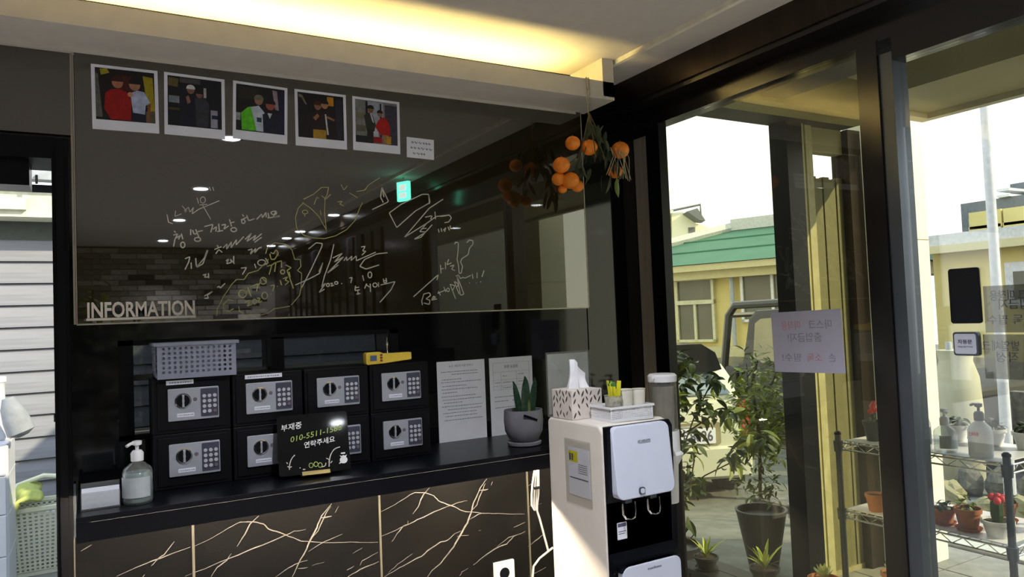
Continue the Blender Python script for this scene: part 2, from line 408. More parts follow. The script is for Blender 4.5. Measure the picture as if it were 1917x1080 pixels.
V2 = [(680, 870, 5.142), [
 ([(150, 460), (300, 385), (450, 290), (500, 268), (590, 270), (680, 298), (720, 345), (800, 375), (880, 405), (960, 445), (1040, 455), (1150, 464), (1300, 468), (1430, 475), (1555, 474)], 2.4),
 ([(480, 475), (530, 400), (560, 320), (590, 270), (640, 220)], 3.2), ([(160, 690), (320, 625), (440, 570), (520, 530), (680, 455), (830, 395), (920, 360), (1000, 346)], 2.4),
 ([(278, 740), (330, 660), (380, 595), (430, 570), (430, 538)], 2.6), ([(620, 1078), (660, 1020), (740, 950), (800, 880), (870, 790), (930, 680), (1000, 560), (1040, 460), (1060, 370), (1100, 280), (1130, 215), (1190, 135)], 4.6),
 ([(1045, 440), (1090, 390), (1120, 310), (1150, 240), (1175, 180)], 2.6), ([(1120, 250), (1200, 235)], 3), ([(1230, 200), (1245, 160)], 1.6), ([(1020, 530), (1100, 480), (1160, 462)], 2.0),
 ([(200, 1078), (300, 1020), (430, 945), (560, 880), (620, 825), (740, 745), (810, 730), (880, 665), (940, 635)], 3.0), ([(240, 1040), (330, 960), (475, 855)], 1.6), ([(900, 688), (1015, 678)], 1.6),
 ([(1060, 965), (1150, 890), (1270, 805), (1380, 760), (1450, 690), (1560, 640)], 3.0), ([(1280, 790), (1400, 700), (1460, 680)], 1.6), ([(1450, 605), (1560, 552)], 2), ([(1580, 790), (1660, 730), (1745, 660)], 2.4), ([(1560, 215), (1640, 175)], 1.4),
 ([(930, 1070), (950, 1030), (1010, 995)], 1.6), ([(1590, 1075), (1760, 985)], 1.8), ([(1570, 410), (1720, 370)], .8), ([(1110, 635), (1135, 630)], 1.2)]]
vb = MB()
for (ox, oy, sc), L in (V1, V2):
    for pts, wd in L:
        P = [(ox+x/sc, oy+y/sc) for x, y in pts]
        if sc < 4 and P[0][0] > 706 and P[-1][0] > 706: continue
        if sc < 4 and 'dup' and min(p[0] for p in P) > 700: continue
        P2 = []
        for a, b in zip(P, P[1:]):
            for k in range(3): P2.append((a[0]+(b[0]-a[0])*k/3+random.uniform(-.5, .5), a[1]+(b[1]-a[1])*k/3+random.uniform(-.6, .6)))
        P2.append(P[-1])
        ribbon(vb, [at(x, y, Y=2.4838) for x, y in P2], wd*.0014, (0, -1, 0), thick=.0004, taper=True)
vb.build('marble_veins', M('vein'), wall_front)
# big information panel
ip = thing('information_panel', 'large dark glossy glass panel with handwritten messages above the safes', 'panel', (0, 2.49, 1.583))
def loc(mb, o): mb.M = Matrix.Translation(-Vector(o.location)); return mb
b = loc(MB(), ip).box(-.025, 1.777, 2.474, 2.4805, 1.583, 2.388); b.build('glass_sheet', M('tinted_glass'), ip)
MB().box(-.02, 1.772, 2.4812, 2.5, 1.586, 2.385).build('backing_board', M('black_matt'), wall_front)
b = loc(MB(), ip).box(-.027, 1.779, 2.4725, 2.476, 1.580, 1.5845).box(-.029, -.0265, 2.4725, 2.476, 1.580, 2.388).box(1.776, 1.779, 2.4725, 2.476, 1.58, 2.388)
b.build('edge_trim', M('steel'), ip)
b = loc(MB(), ip); put_text(b, 'INFORMATION', .062, (.142, 2.4715, 1.6015), (1, 0, 0), (0, 0, 1), thick=.006, width=.288, bold=.022)
b.M = Matrix.Translation(-Vector(ip.location)); b.box(-.005, .288, 2.4655, 2.4735, 1.592, 1.599)
b.build('lettering', M('letter_cream'), ip)
PL = 2.4738
def strokes(o, sc, lst, m, name='pen_stroke', w=.0034, label=None):
    """each pen line is its own part of the panel"""
    for s in lst:
        mb = loc(MB(), ip); ribbon(mb, [at(o[0]+x/sc, o[1]+y/sc, Y=PL) for x, y in s], w, (0, -1, 0), thick=.0005)
        mb.build(name, M(m), ip, label=label)
A, SA = (130, 330), 3.7233
strokes(A, SA, [[(975, 75), (985, 100)], [(998, 75), (1005, 100)], [(680, 265), (690, 320), (720, 330)], [(740, 240), (735, 280), (780, 262)], [(785, 205), (815, 240), (805, 250)], [(800, 240), (830, 215), (840, 250), (865, 215), (855, 262), (900, 230), (1045, 170)], [(890, 150), (900, 190)], ell(930, 165, 18, 22), [(905, 200), (960, 195)], [(925, 195), (985, 300)]], 'pen_white', w=.0024)
strokes(A, SA, [[(730, 380), (740, 392)], [(725, 410), (755, 400), (735, 440), (725, 490)], [(745, 430), (775, 410), (760, 440)], [(780, 400), (790, 440)], ell(790, 478, 15, 20), [(845, 370), (845, 410)], [(858, 375), (870, 405), (895, 395)], [(880, 370), (905, 430)], [(895, 385), (930, 378)], ell(893, 440, 22, 14),
 [(940, 350), (1000, 335), (985, 390)], [(1000, 370), (1025, 350), (1020, 385)], [(1040, 330), (1045, 380)], [(1030, 385), (1070, 378)], [(1060, 340), (1090, 335), (1075, 370), (1110, 345)], [(1115, 300), (1130, 350)], [(1120, 325), (1150, 318)], ell(1145, 372, 20, 14),
 [(1205, 265), (1215, 280)], [(1195, 305), (1235, 285)], ell(1212, 315, 12, 14), [(1235, 270), (1250, 310), (1290, 295)], [(1305, 300), (1340, 262), (1345, 290), (1370, 250), (1372, 285)], [(1385, 255), (1390, 285)], ell(1425, 255, 20, 12), [(1440, 240), (1420, 285), (1465, 275)], [(1380, 290), (1465, 280)],
 [(805, 575), (840, 560), (830, 600), (805, 650)], [(848, 600), (850, 645)], [(880, 570), (885, 630), (905, 610)], [(960, 515), (940, 570), (885, 635), (930, 610), (965, 515)],
 [(1010, 510), (1060, 490)], [(1020, 540), (1040, 510), (1065, 530)], [(1030, 480), (1040, 500)], [(1070, 500), (1100, 470), (1095, 510), (1130, 455), (1125, 500), (1165, 440), (1160, 480), (1215, 420)], [(1225, 440), (1270, 395), (1235, 455), (1300, 410), (1280, 450), (1340, 400)], [(1290, 460), (1340, 425)],
 [(1245, 515), (1275, 505), (1260, 545), (1300, 500), (1290, 535), (1320, 500), (1340, 495)], [(1090, 590), (1110, 575), (1095, 610), (1130, 600), (1120, 575), (1150, 610)], [(1145, 555), (1145, 605)], [(930, 690), (955, 680), (940, 705), (970, 700)], [(968, 675), (970, 710)],
 [(940, 835), (1000, 800), (960, 830), (970, 850), (940, 850)], [(1030, 775), (1045, 765), (1050, 780), (1085, 745)], [(1195, 640), (1235, 635), (1205, 685)], [(1290, 610), (1300, 640)], ell(1340, 602, 28, 20), [(1365, 570), (1385, 600), (1370, 615)]], 'pen_white')
B4, SB = (400, 330), 3.858
strokes(B4, SB, [[(405, 560), (415, 600), (440, 600), (468, 555), (450, 530), (432, 560), (410, 550)], ell(208, 848, 28, 28), [(245, 800), (270, 868)], [(262, 800), (320, 775), (310, 830)], [(320, 790), (345, 755)], [(345, 730), (375, 760)], ell(358, 755, 22, 25), [(385, 650), (420, 640), (400, 710)], [(420, 640), (450, 620), (440, 690)], [(455, 620), (490, 610), (490, 660)], ell(498, 690, 15, 15), [(520, 640), (560, 660), (530, 680), (575, 810)],
 [(230, 905), (265, 900), (240, 940), (280, 920)], ell(295, 905, 14, 18), [(312, 880), (335, 880), (320, 915), (350, 900)], ell(368, 862, 20, 25), [(408, 852), (413, 848)], [(410, 790), (440, 785), (425, 830)], [(458, 797), (463, 793)], [(480, 750), (490, 785)], [(500, 740), (535, 725), (515, 750), (545, 760), (515, 785)], [(545, 690), (552, 730)]], 'pen_yellow', label='yellow handwriting')
strokes(B4, SB, [[(20, 1010), (25, 960), (70, 870), (130, 780), (165, 745), (220, 745), (250, 700), (320, 680), (395, 600)], [(375, 560), (390, 510), (440, 480), (520, 490), (565, 530), (585, 600), (625, 600), (630, 650), (605, 680), (635, 700), (632, 800), (620, 860), (560, 930)], [(550, 938), (480, 950), (440, 955), (390, 990), (300, 1010), (220, 1000), (185, 970), (180, 940)], [(145, 895), (100, 890), (68, 930), (75, 965), (110, 975), (145, 955)],
 [(650, 190), (610, 230), (590, 300), (600, 380), (650, 425), (720, 445), (800, 450), (880, 430), (960, 385), (1020, 320), (1050, 240), (1075, 190)], [(640, 190), (700, 230), (760, 290), (810, 380), (815, 410)], [(805, 150), (800, 260), (815, 400)], [(650, 165), (720, 130), (780, 80), (830, 80), (820, 130), (800, 170)], [(780, 140), (810, 165), (845, 130)], [(725, 205), (745, 150), (760, 160)], [(920, 60), (940, 100), (965, 70)], [(980, 120), (1040, 155)], [(1030, 110), (1090, 100), (1120, 60), (1200, 10)], [(895, 185), (930, 180), (910, 200), (940, 215)], ell(660, 258, 20, 14), [(770, 245), (775, 280)], [(655, 275), (660, 290)]], 'pen_yellow', w=.0024, label='yellow cloud and face outlines')
strokes(B4, SB, [[(1145, 240), (1250, 190), (1262, 180), (1215, 80), (1205, 150), (1225, 190)], [(1215, 80), (1230, 150)], [(685, 525), (740, 480), (785, 485), (780, 510), (700, 680), (635, 805)], [(590, 785), (680, 745), (730, 720), (765, 700), (790, 620), (760, 690)], [(868, 490), (845, 600), (800, 720), (780, 800)], [(860, 590), (930, 555), (870, 620), (940, 580), (820, 700), (900, 640)], [(940, 610), (960, 580), (960, 610), (1000, 575), (990, 610), (1030, 575), (1030, 610), (1170, 548)], [(1065, 510), (1095, 505), (1075, 540), (1100, 540), (1070, 570)], [(1255, 552), (1180, 560), (1090, 600), (1055, 650), (1100, 670), (1195, 640)],
 [(785, 790), (810, 770), (760, 840), (800, 815)], ell(825, 785, 10, 12), [(840, 775), (860, 770), (845, 795), (870, 785)], ell(885, 770, 12, 10), [(922, 776), (928, 773)], [(980, 735), (1000, 730), (990, 770)], [(1075, 715), (1085, 755)], ell(1128, 712, 14, 22), [(1025, 790), (1020, 825), (1055, 820)], [(1025, 805), (1050, 800)], [(1040, 825), (1045, 855)], [(1030, 850), (1060, 845)], [(1105, 775), (1090, 810)], [(1105, 785), (1125, 800)], [(1130, 775), (1132, 835)], ell(1165, 785, 15, 15), [(1190, 765), (1192, 800)], [(1180, 785), (1192, 785)], [(1225, 740), (1230, 770), (1250, 765), (1245, 735)], [(1228, 755), (1248, 750)], [(1205, 785), (1250, 775), (1310, 760), (1280, 820), (1200, 910)]], 'pen_white')
C5 = (700, 330)
strokes(C5, SB, [[(395, 130), (405, 190), (300, 250), (165, 370), (110, 265), (200, 200), (350, 130), (395, 130), (400, 200)], [(500, 165), (400, 230), (220, 440), (380, 340), (450, 290), (545, 280), (560, 300), (540, 330), (510, 335)], [(370, 295), (420, 285), (410, 310)], [(440, 255), (445, 310)], [(480, 290), (520, 285)], [(380, 340), (330, 400), (380, 400), (290, 455), (340, 440), (420, 350)], [(340, 380), (380, 375)], [(465, 380), (470, 405)], [(485, 375), (490, 400)], [(500, 390), (520, 370), (510, 400)], [(535, 365), (545, 390)], [(550, 355), (553, 380)],
 [(360, 850), (345, 900), (350, 930)], [(360, 850), (400, 840), (410, 860), (375, 885), (405, 895), (400, 925), (360, 915)], [(415, 890), (445, 875), (430, 865), (415, 895), (455, 885)], [(465, 830), (480, 860)], [(460, 845), (520, 820)], [(505, 800), (520, 835)], ell(535, 820, 10, 12), [(550, 780), (590, 885)], [(550, 780), (585, 790), (570, 820)], [(580, 760), (615, 850)], [(585, 760), (610, 780), (600, 800)], [(600, 720), (650, 850), (625, 860), (600, 720)], [(590, 720), (610, 712), (625, 740), (640, 730), (660, 735), (700, 715)], [(710, 705), (715, 740)], [(745, 695), (745, 735)], [(795, 680), (780, 725)], [(688, 772), (693, 769)], [(738, 770), (743, 767)], [(768, 764), (773, 761)],
 [(582, 490), (590, 475), (610, 480), (605, 560), (600, 600), (610, 640), (615, 700), (630, 700), (640, 650), (625, 620), (635, 595), (680, 565), (690, 520), (715, 490), (715, 465), (690, 460), (670, 480)], [(480, 640), (485, 700)], [(480, 670), (505, 665)], [(515, 620), (518, 670)], [(540, 600), (525, 640), (560, 625)], [(550, 650), (580, 640), (560, 670), (585, 680)], [(285, 870), (380, 785), (465, 710), (455, 750)]], 'pen_white')
# ------------------------------------------------------------------ cove beam and ceiling trims
t = MB().prism([(2.28, 2.388), (2.5, 2.388), (2.5, 2.40), (2.295, 2.40), (2.295, 2.458), (2.28, 2.458)], -2.5, 1.805, 'x')
t.box(1.752, 1.805, 2.28, 2.5, 2.40, CEIL).box(-2.5, 1.752, 2.47, 2.4999, 2.378, 2.388)
tr1 = struct(t, 'trim_1', M('plaster'))
MB().box(-1.3, 1.60, 2.385, 2.40, 2.402, 2.412).build('led_strip', M('led_warm'), tr1)
t = MB().box(1.831, 2.0, -4.6, 2.5, 2.532, CEIL)
tr2 = struct(t, 'trim_2', M('plaster'))
MB().box(1.812, 1.83, -4.6, 2.5, 2.5315, 2.5499).build('edge_strip', mat('strip_lit', (.9, .85, .7), .5), tr2)  # paler than the trim: cove light along this edge put into the colour
# ------------------------------------------------------------------ wall_right: glazed wall with the entrance
w = MB()
w.box(1.985, 2.14, -4.6, 2.5, 2.41, CEIL)           # fascia
w.box(2.065, 2.14, -4.6, 2.5, 2.335, 2.41)           # head frame
w.box(2.075, 2.11, 2.40, 2.65, 0, 2.335)
w.box(2.04, 2.14, -4.6, .15, 0, 2.335)              # closed part behind the door
wr = struct(w, 'wall_right', M('bronze'))
MB().box(1.975, 1.985, -4.6, 2.488, 2.43, 2.532).build('fascia_board', M('brown_metal'), wr)
MB().box(2.060, 2.075, 2.405, 2.485, .02, 2.30).build('post_cover', M('steel'), wr)
MB().box(2.055, 2.098, 2.318, 2.399, 0, 2.334).build('post', M('black_plastic'), wr)
MB().box(2.05, 2.13, 1.42, 2.325, 0, .09).build('sill', M('bronze'), wr)
w = MB().box(2.05, 2.13, 1.338, 1.405, 0, 2.335); w.build('jamb', M('bronze'), wr)
MB().box(2.058, 2.13, 1.296, 1.337, 0, 2.29).build('jamb_edge', M('grey_alu'), wr)
for k in range(14):
    y = -3.9+k*.24
    MB().box(2.025, 2.04, y, y+.13, .02, 2.32).build('slat', M('black_gloss'), wr)
wn = struct(MB().box(2.085, 2.091, 1.405, 2.325, .09, 2.334), 'window_1', M('window_glass'))
d2 = struct(MB().box(2.083, 2.093, .24, 1.29, .09, 2.262), 'door_2', M('door_glass'))
MB().box(2.06, 2.12, .15, 1.295, 2.263, 2.334).build('door_rail', M('bronze'), d2)
MB().box(2.065, 2.115, .15, 1.295, 0, .089).build('door_rail', M('bronze'), d2)
MB().box(2.065, 2.115, .17, .239, .09, 2.262).build('door_stile', M('bronze'), d2)
# ------------------------------------------------------------------ back wall with long bricks (seen mirrored in the panel)
w = MB().box(-2.6, 2.14, -4.75, -4.6, 0, CEIL); wb = struct(w, 'wall_back', M('mortar'))
bm_ = [MB().box(-.132, .132, 0, .022+.006*k, -.0275, .0275) for k in range(3)]
protos = []
for i, mn in enumerate(['brick_a', 'brick_b', 'brick_c', 'brick_a']):
    o = bm_[i % 3].build('brick', M(mn), wb, loc=(0, -4.6, 0)); protos.append(o)
first = True; cnt = 0; rnd = random.Random(3)
far = MB()
for r in range(41):
    z = .06+r*.061
    if z > 2.5: break
    for c in range(-1, 17):
        x = -2.36+c*.272+(r % 3)*.09
        if x < -2.36 or x > 1.9: continue
        if z < 1.45 or x < -.35:
            far.box(x-.132, x+.132, -4.6, -4.576, z-.0275, z+.0275, rnd.choice([0, 0, 1, 2])); continue
        i = rnd.choice([0, 0, 0, 1, 1, 2, 3])
        if protos[i] and not protos[i].get('used'): o = protos[i]; o['used'] = 1
        else: o = protos[i].copy(); COL.objects.link(o)
        o.location = (x, -4.6, z); cnt += 1
for o in bpy.data.objects:
    if 'used' in o.keys(): del o['used']
fo = far.build('bricks', [M('brick_a'), M('brick_b'), M('brick_c')], wb); fo['kind'] = 'stuff'
# ------------------------------------------------------------------ downlights
for i, (x, y) in enumerate([(.66, .91), (.70, -.61), (.72, -2.24), (.72, -3.9), (1.905, -1.5), (1.905, -2.7), (1.905, -3.3), (1.905, -4.1), (-1.2, .9), (-1.2, -2.2)]):
    dl = thing('downlight', 'round recessed ceiling downlight %s' % ['nearest the info panel', 'second in the middle row', 'third in the middle row', 'last of the middle row by the brick wall', 'first of the row along the slatted wall', 'second of the row along the slatted wall', 'third of the row along the slatted wall', 'last of the row along the slatted wall', 'in the left half of the ceiling near the doorway', 'in the left half of the ceiling near the brick wall'][i], 'downlight', (x, y, CEIL if x < 1.9 else 2.532))
    MB().lathe([(.062, -.006), (.068, 0), (.050, 0), (.048, -.004)], n=24, cap=False).build('trim_ring', M('white_plastic'), dl, smooth=True)
    MB().lathe([(.047, -.0045), (.047, -.002)], n=24).build('lamp', M('lamp_glow'), dl)
    L = bpy.data.lights.new('downlight_lamp', 'SPOT'); L.energy = 105; L.color = (.92, .93, 1); L.spot_size = math.radians(120); L.spot_blend = .6; L.shadow_soft_size = .03
    lo = bpy.data.objects.new('downlight_lamp', L); COL.objects.link(lo); lo.parent = dl; lo.location = (0, 0, -.03)
# exit sign hanging behind the camera
es = thing('exit_sign', 'small green illuminated exit sign hanging from the ceiling by the glazed wall', 'sign', (1.86, .29, 2.37))
MB().box(-.05, .05, -.012, .012, 0, .13).build('housing', M('exit_green'), es)
b = MB(); b.box(-.03, .03, -.014, .014, .02, .055); b.box(-.03, .03, -.014, .014, .07, .11); b.build('pictogram', M('exit_white'), es)
MB().cyl((0, 0, .13), (0, 0, .162), .004).build('hanger', M('steel'), es)
es.rotation_euler = (0, 0, math.radians(62))
# leafy plant at the back of the room, seen mirrored
def leafmesh(L=.06, Wd=.02, bend=.3, fold=.25, n=4):
    vs = []; fs = []
    for i in range(n+1):
        t = i/n; wv = Wd/2*math.sin(math.pi*min(1, (t*.92+.06)))**.8; y = L*t; z = -bend*L*t*t
        vs += [(-wv, y, z+fold*wv), (0, y, z), (wv, y, z+fold*wv)]
    for i in range(n):
        a = 3*i; fs += [(a, a+1, a+4, a+3), (a+1, a+2, a+5, a+4)]
    return vs, fs
def foliage(mb, c, rad, n, L=.06, Wd=.022, rnd=None, up=.2, mi=(0,)):
    rnd = rnd or random
    for _ in range(n):
        th = rnd.uniform(0, 6.283); ph = math.acos(rnd.uniform(-1, 1)); r = rnd.uniform(.35, 1)
        p = Vector((c[0]+rad[0]*r*math.sin(ph)*math.cos(th), c[1]+rad[1]*r*math.sin(ph)*math.sin(th), c[2]+rad[2]*r*math.cos(ph)))
        s = rnd.uniform(.7, 1.2); v, f = leafmesh(L*s, Wd*s, rnd.uniform(.1, .5))
        R_ = Matrix.Rotation(rnd.uniform(0, 6.28), 4, 'Z') @ Matrix.Rotation(rnd.uniform(-.9, .6)+up, 4, 'X') @ Matrix.Rotation(rnd.uniform(-.6, .6), 4, 'Y')
        mb.add([p+(R_ @ Vector(q)) for q in v], f, rnd.choice(mi))
    return mb
pp = thing('potted_plant', 'tall leafy indoor plant in a white pot in front of the brick wall', 'plant', (.05, -3.6, 0))
MB().lathe([(.13, 0), (.17, .36), (.18, .38), (.16, .38), (.15, .34)], n=20).build('pot', M('white_pot'), pp, smooth=True)
MB().tube([(0, 0, .3), (.03, .02, .9), (-.04, 0, 1.5), (0, .05, 2.0)], .012).tube([(0, 0, .3), (.12, .1, 1.0), (.3, .1, 1.5)], .01).build('stem', M('stem'), pp)
foliage(foliage(MB(), (-.05, 0, 1.75), (.22, .2, .45), 70, .16, .05), (.35, .1, 1.45), (.25, .2, .25), 60, .16, .05).build('foliage', M('leaf_mid'), pp)['kind'] = 'stuff'
# ================================================================== ON THE INFORMATION PANEL
def photo(quad, label, polys, group='instant photos along the top of the panel'):
    P = [at(u, v, Y=2.4725) for u, v in quad]; c = sum(P, Vector())/4
    wv = ((P[1]-P[0]).length+(P[2]-P[3]).length)/2; hv = ((P[3]-P[0]).length+(P[2]-P[1]).length)/2
    ang = math.atan2(P[1].z-P[0].z+P[2].z-P[3].z, P[1].x-P[0].x+P[2].x-P[3].x)
    o = thing('instant_photo', label, 'photo', (c.x, 2.4738, c.z), 0, group); o.rotation_euler = (0, -ang, 0)
    MB().box(-wv/2, wv/2, -.0012, 0, -hv/2, hv/2).build('card', M('paper'), o)
    pw, ph = wv*.89, hv*.80; px0 = -pw/2; pz0 = hv/2-hv*.045
    cols = []; mb = MB()
    def colr(c):
        nm = 'print_%02x%02x%02x' % c
        if nm not in MATS: mat(nm, tuple(((x/255)**2.2) for x in c), .5, noise=.25, scale=60)
        if MATS[nm] not in cols: cols.append(MATS[nm])
        return cols.index(MATS[nm])
    d = .0014
    for c_, pts in polys:
        pts2 = [(px0+x/100*pw, pz0-y/100*ph) for x, y in pts]
        mb.prism(pts2, -d-.0001, -d+.0003, 'y', colr(c_)); d += .00006
    mb.build('print', cols, o)
    return o
R_ = lambda x0, y0, x1, y1: [(x0, y0), (x1, y0), (x1, y1), (x0, y1)]
def head(x, y, r, skin=(150, 105, 80), hair=(25, 20, 20), cap=None):
    return [(skin, ell(x, y, r*.8, r, 14)[:-1]), (cap or hair, [(x-r*.9, y-r*.1)]+ell(x, y-r*.25, r*.9, r*.85, 10, 180, 360)+[(x+r*.9, y-r*.1)])]
photo([(170, 119), (296, 133), (297, 250), (173, 241)], 'leftmost framed print, person in red beside person in white shirt', [
 ((28, 20, 18), R_(0, 0, 100, 100)), ((90, 90, 85), [(0, 10), (5, 12), (11, 95), (0, 95)]), ((150, 140, 30), [(8, 2), (20, 0), (24, 8), (10, 14)]), ((150, 135, 10), [(80, 8), (97, 10), (100, 80), (88, 78)]), ((90, 85, 60), [(84, 78), (100, 76), (100, 100), (84, 100)]),
 ((70, 25, 12), [(45, 10), (62, 12), (66, 40), (40, 40)]),
 ((150, 8, 10), [(16, 48), (26, 40), (38, 38), (52, 42), (60, 60), (58, 98), (24, 98), (14, 78)])]+head(37, 25, 12, (170, 110, 85), (60, 22, 15))+[
 ((22, 24, 48), R_(60, 80, 82, 100)), ((170, 180, 210), [(58, 44), (70, 38), (82, 40), (92, 60), (84, 66), (82, 84), (62, 82)]), ((120, 75, 55), [(88, 64), (93, 62), (90, 100), (85, 100)]), ((185, 130, 105), ell(58, 47, 5, 5, 8)[:-1])]+head(66, 27, 12, (155, 110, 85)))
photo([(306, 135), (420, 148), (422, 262), (309, 250)], 'second print from the left, two people posing in dark clothes', [
 ((20, 20, 30), R_(0, 0, 100, 100)), ((95, 80, 45), [(2, 3), (20, 5), (18, 22), (0, 20)]), ((70, 68, 68), R_(22, 2, 60, 12)), ((120, 130, 140), R_(2, 40, 21, 54)), ((70, 60, 30), R_(2, 64, 22, 69)),
 ((18, 22, 40), [(26, 45), (50, 38), (52, 98), (22, 98)]), ((52, 52, 60), [(50, 40), (66, 36), (76, 50), (74, 98), (52, 98)]), ((150, 150, 165), R_(79, 62, 92, 98)), ((30, 35, 60), R_(81, 72, 92, 80)), ((140, 100, 80), [(33, 40), (38, 36), (42, 50), (36, 54)])]+head(42, 24, 9, (130, 90, 70), cap=(200, 200, 205))+head(58, 32, 8, (125, 85, 70))+[((170, 165, 160), R_(66, 18, 71, 38))])
photo([(434, 151), (537, 164), (539, 271), (438, 258)], 'middle print, person in bright green jacket beside person in dark suit', [
 ((28, 24, 26), R_(0, 0, 100, 100)), ((45, 40, 35), R_(5, 5, 45, 30)), ((150, 130, 140), [(74, 4), (84, 5), (88, 48), (80, 46)]), ((30, 30, 60), R_(88, 5, 100, 100)), ((140, 150, 150), R_(0, 62, 9, 78)),
 ((90, 190, 30), [(10, 62), (24, 48), (38, 44), (44, 98), (12, 98)]), ((190, 200, 215), [(30, 48), (46, 42), (58, 56), (56, 98), (42, 98)]), ((30, 60, 75), R_(42, 68, 52, 78)), ((30, 32, 52), [(54, 60), (66, 54), (84, 56), (92, 70), (92, 98), (56, 98)]), ((190, 190, 190), [(64, 56), (74, 56), (69, 68)])]+head(46, 30, 11, (150, 110, 85), cap=(110, 105, 90))+head(70, 37, 12, (160, 85, 75)))
photo([(551, 166), (647, 178), (650, 280), (554, 272)], 'fourth print from the left, two people in dark tops and mustard trousers', [
 ((24, 20, 18), R_(0, 0, 100, 100)), ((110, 105, 90), [(2, 4), (10, 6), (20, 26), (16, 26), (8, 12), (2, 10)]), ((190, 130, 15), R_(64, 4, 78, 24)), ((40, 42, 55), R_(82, 8, 97, 98)),
 ((170, 130, 40), R_(32, 78, 60, 100)), ((40, 22, 22), [(30, 42), (48, 34), (58, 44), (60, 80), (32, 80)]), ((34, 18, 24), [(58, 36), (70, 30), (82, 42), (86, 96), (62, 96)]), ((190, 190, 190), [(58, 44), (61, 44), (66, 90), (62, 90)]), ((150, 105, 75), [(32, 54), (42, 44), (46, 50), (38, 60)]), ((150, 105, 80), [(60, 46), (80, 54), (78, 58), (62, 52)])]+head(43, 26, 10, (140, 95, 70), (60, 25, 20))+head(58, 22, 10, (165, 115, 85)))
photo([(660, 180), (748, 191), (749, 289), (661, 280)], 'rightmost print, person in dark suit beside person in red jacket', [
 ((120, 118, 115), R_(0, 0, 100, 100)), ((150, 155, 170), R_(30, 2, 66, 60)), ((28, 26, 28), R_(24, 2, 29, 60)), ((60, 55, 70), R_(70, 6, 100, 100)), ((28, 28, 30), R_(58, 4, 62, 90)), ((110, 105, 85), R_(2, 30, 22, 44)), ((90, 85, 75), R_(2, 60, 24, 74)), ((30, 26, 40), R_(0, 84, 40, 100)), ((150, 15, 25), R_(40, 84, 62, 98)), ((180, 180, 190), R_(42, 55, 54, 84)),
 ((46, 46, 42), [(20, 36), (30, 28), (40, 32), (48, 56), (44, 72), (26, 72)]), ((40, 30, 30), R_(27, 68, 42, 98)), ((185, 185, 190), [(34, 30), (38, 30), (44, 52), (40, 50)]), ((150, 115, 60), R_(66, 74, 78, 100)), ((170, 20, 18), [(54, 44), (64, 36), (76, 40), (82, 60), (82, 78), (58, 78), (46, 60)]), ((190, 140, 20), R_(74, 80, 84, 98))]+head(36, 20, 9, (125, 85, 65))+head(58, 28, 8, (140, 95, 75), (30, 15, 15)))
o = MB(); o.box(-.053, .053, -.001, 0, -.037, .037); nt_ = thing('paper_note', 'small white handwritten paper note beside the rightmost print', 'note', (at(787, 278, Y=2.4738).x, 2.4738, at(787, 278, Y=2.4738).z)); nt_.rotation_euler = (0, math.radians(1.5), 0)
o.build('sheet', M('paper'), nt_)
b = MB()
for k, (z, x0, x1) in enumerate([(.018, -.035, .04), (-.002, -.038, .046), (-.022, -.03, .022)]):
    x = x0
    while x < x1-.006:
        l_ = random.uniform(.006, .014); ribbon(b, [(x, -.0012, z), (x+l_*.3, -.0012, z+.006), (x+l_*.5, -.0012, z-.003), (x+l_, -.0012, z+.004)], .0018, (0, -1, 0), thick=.0003); x += l_+random.uniform(.003, .006)
b.build('writing', M('ink'), nt_)
# ================================================================== COUNTER
ct = thing('reception_counter', 'black reception counter ledge over the veined marble front', 'counter', (0, 2.3, 0))
b = loc(MB(), ct).box(-.033, 1.778, 2.105, 2.4885, 1.096, 1.110); b.build('countertop', M('black_plastic'), ct, bev=.001)
b = loc(MB(), ct).box(-.033, 1.778, 2.105, 2.118, 1.049, 1.0955); b.build('apron', M('black_plastic'), ct)
b = loc(MB(), ct).box(0, 1.75, 2.185, 2.195, 1.086, 1.0955); b.build('led_strip', M('led_counter'), ct)
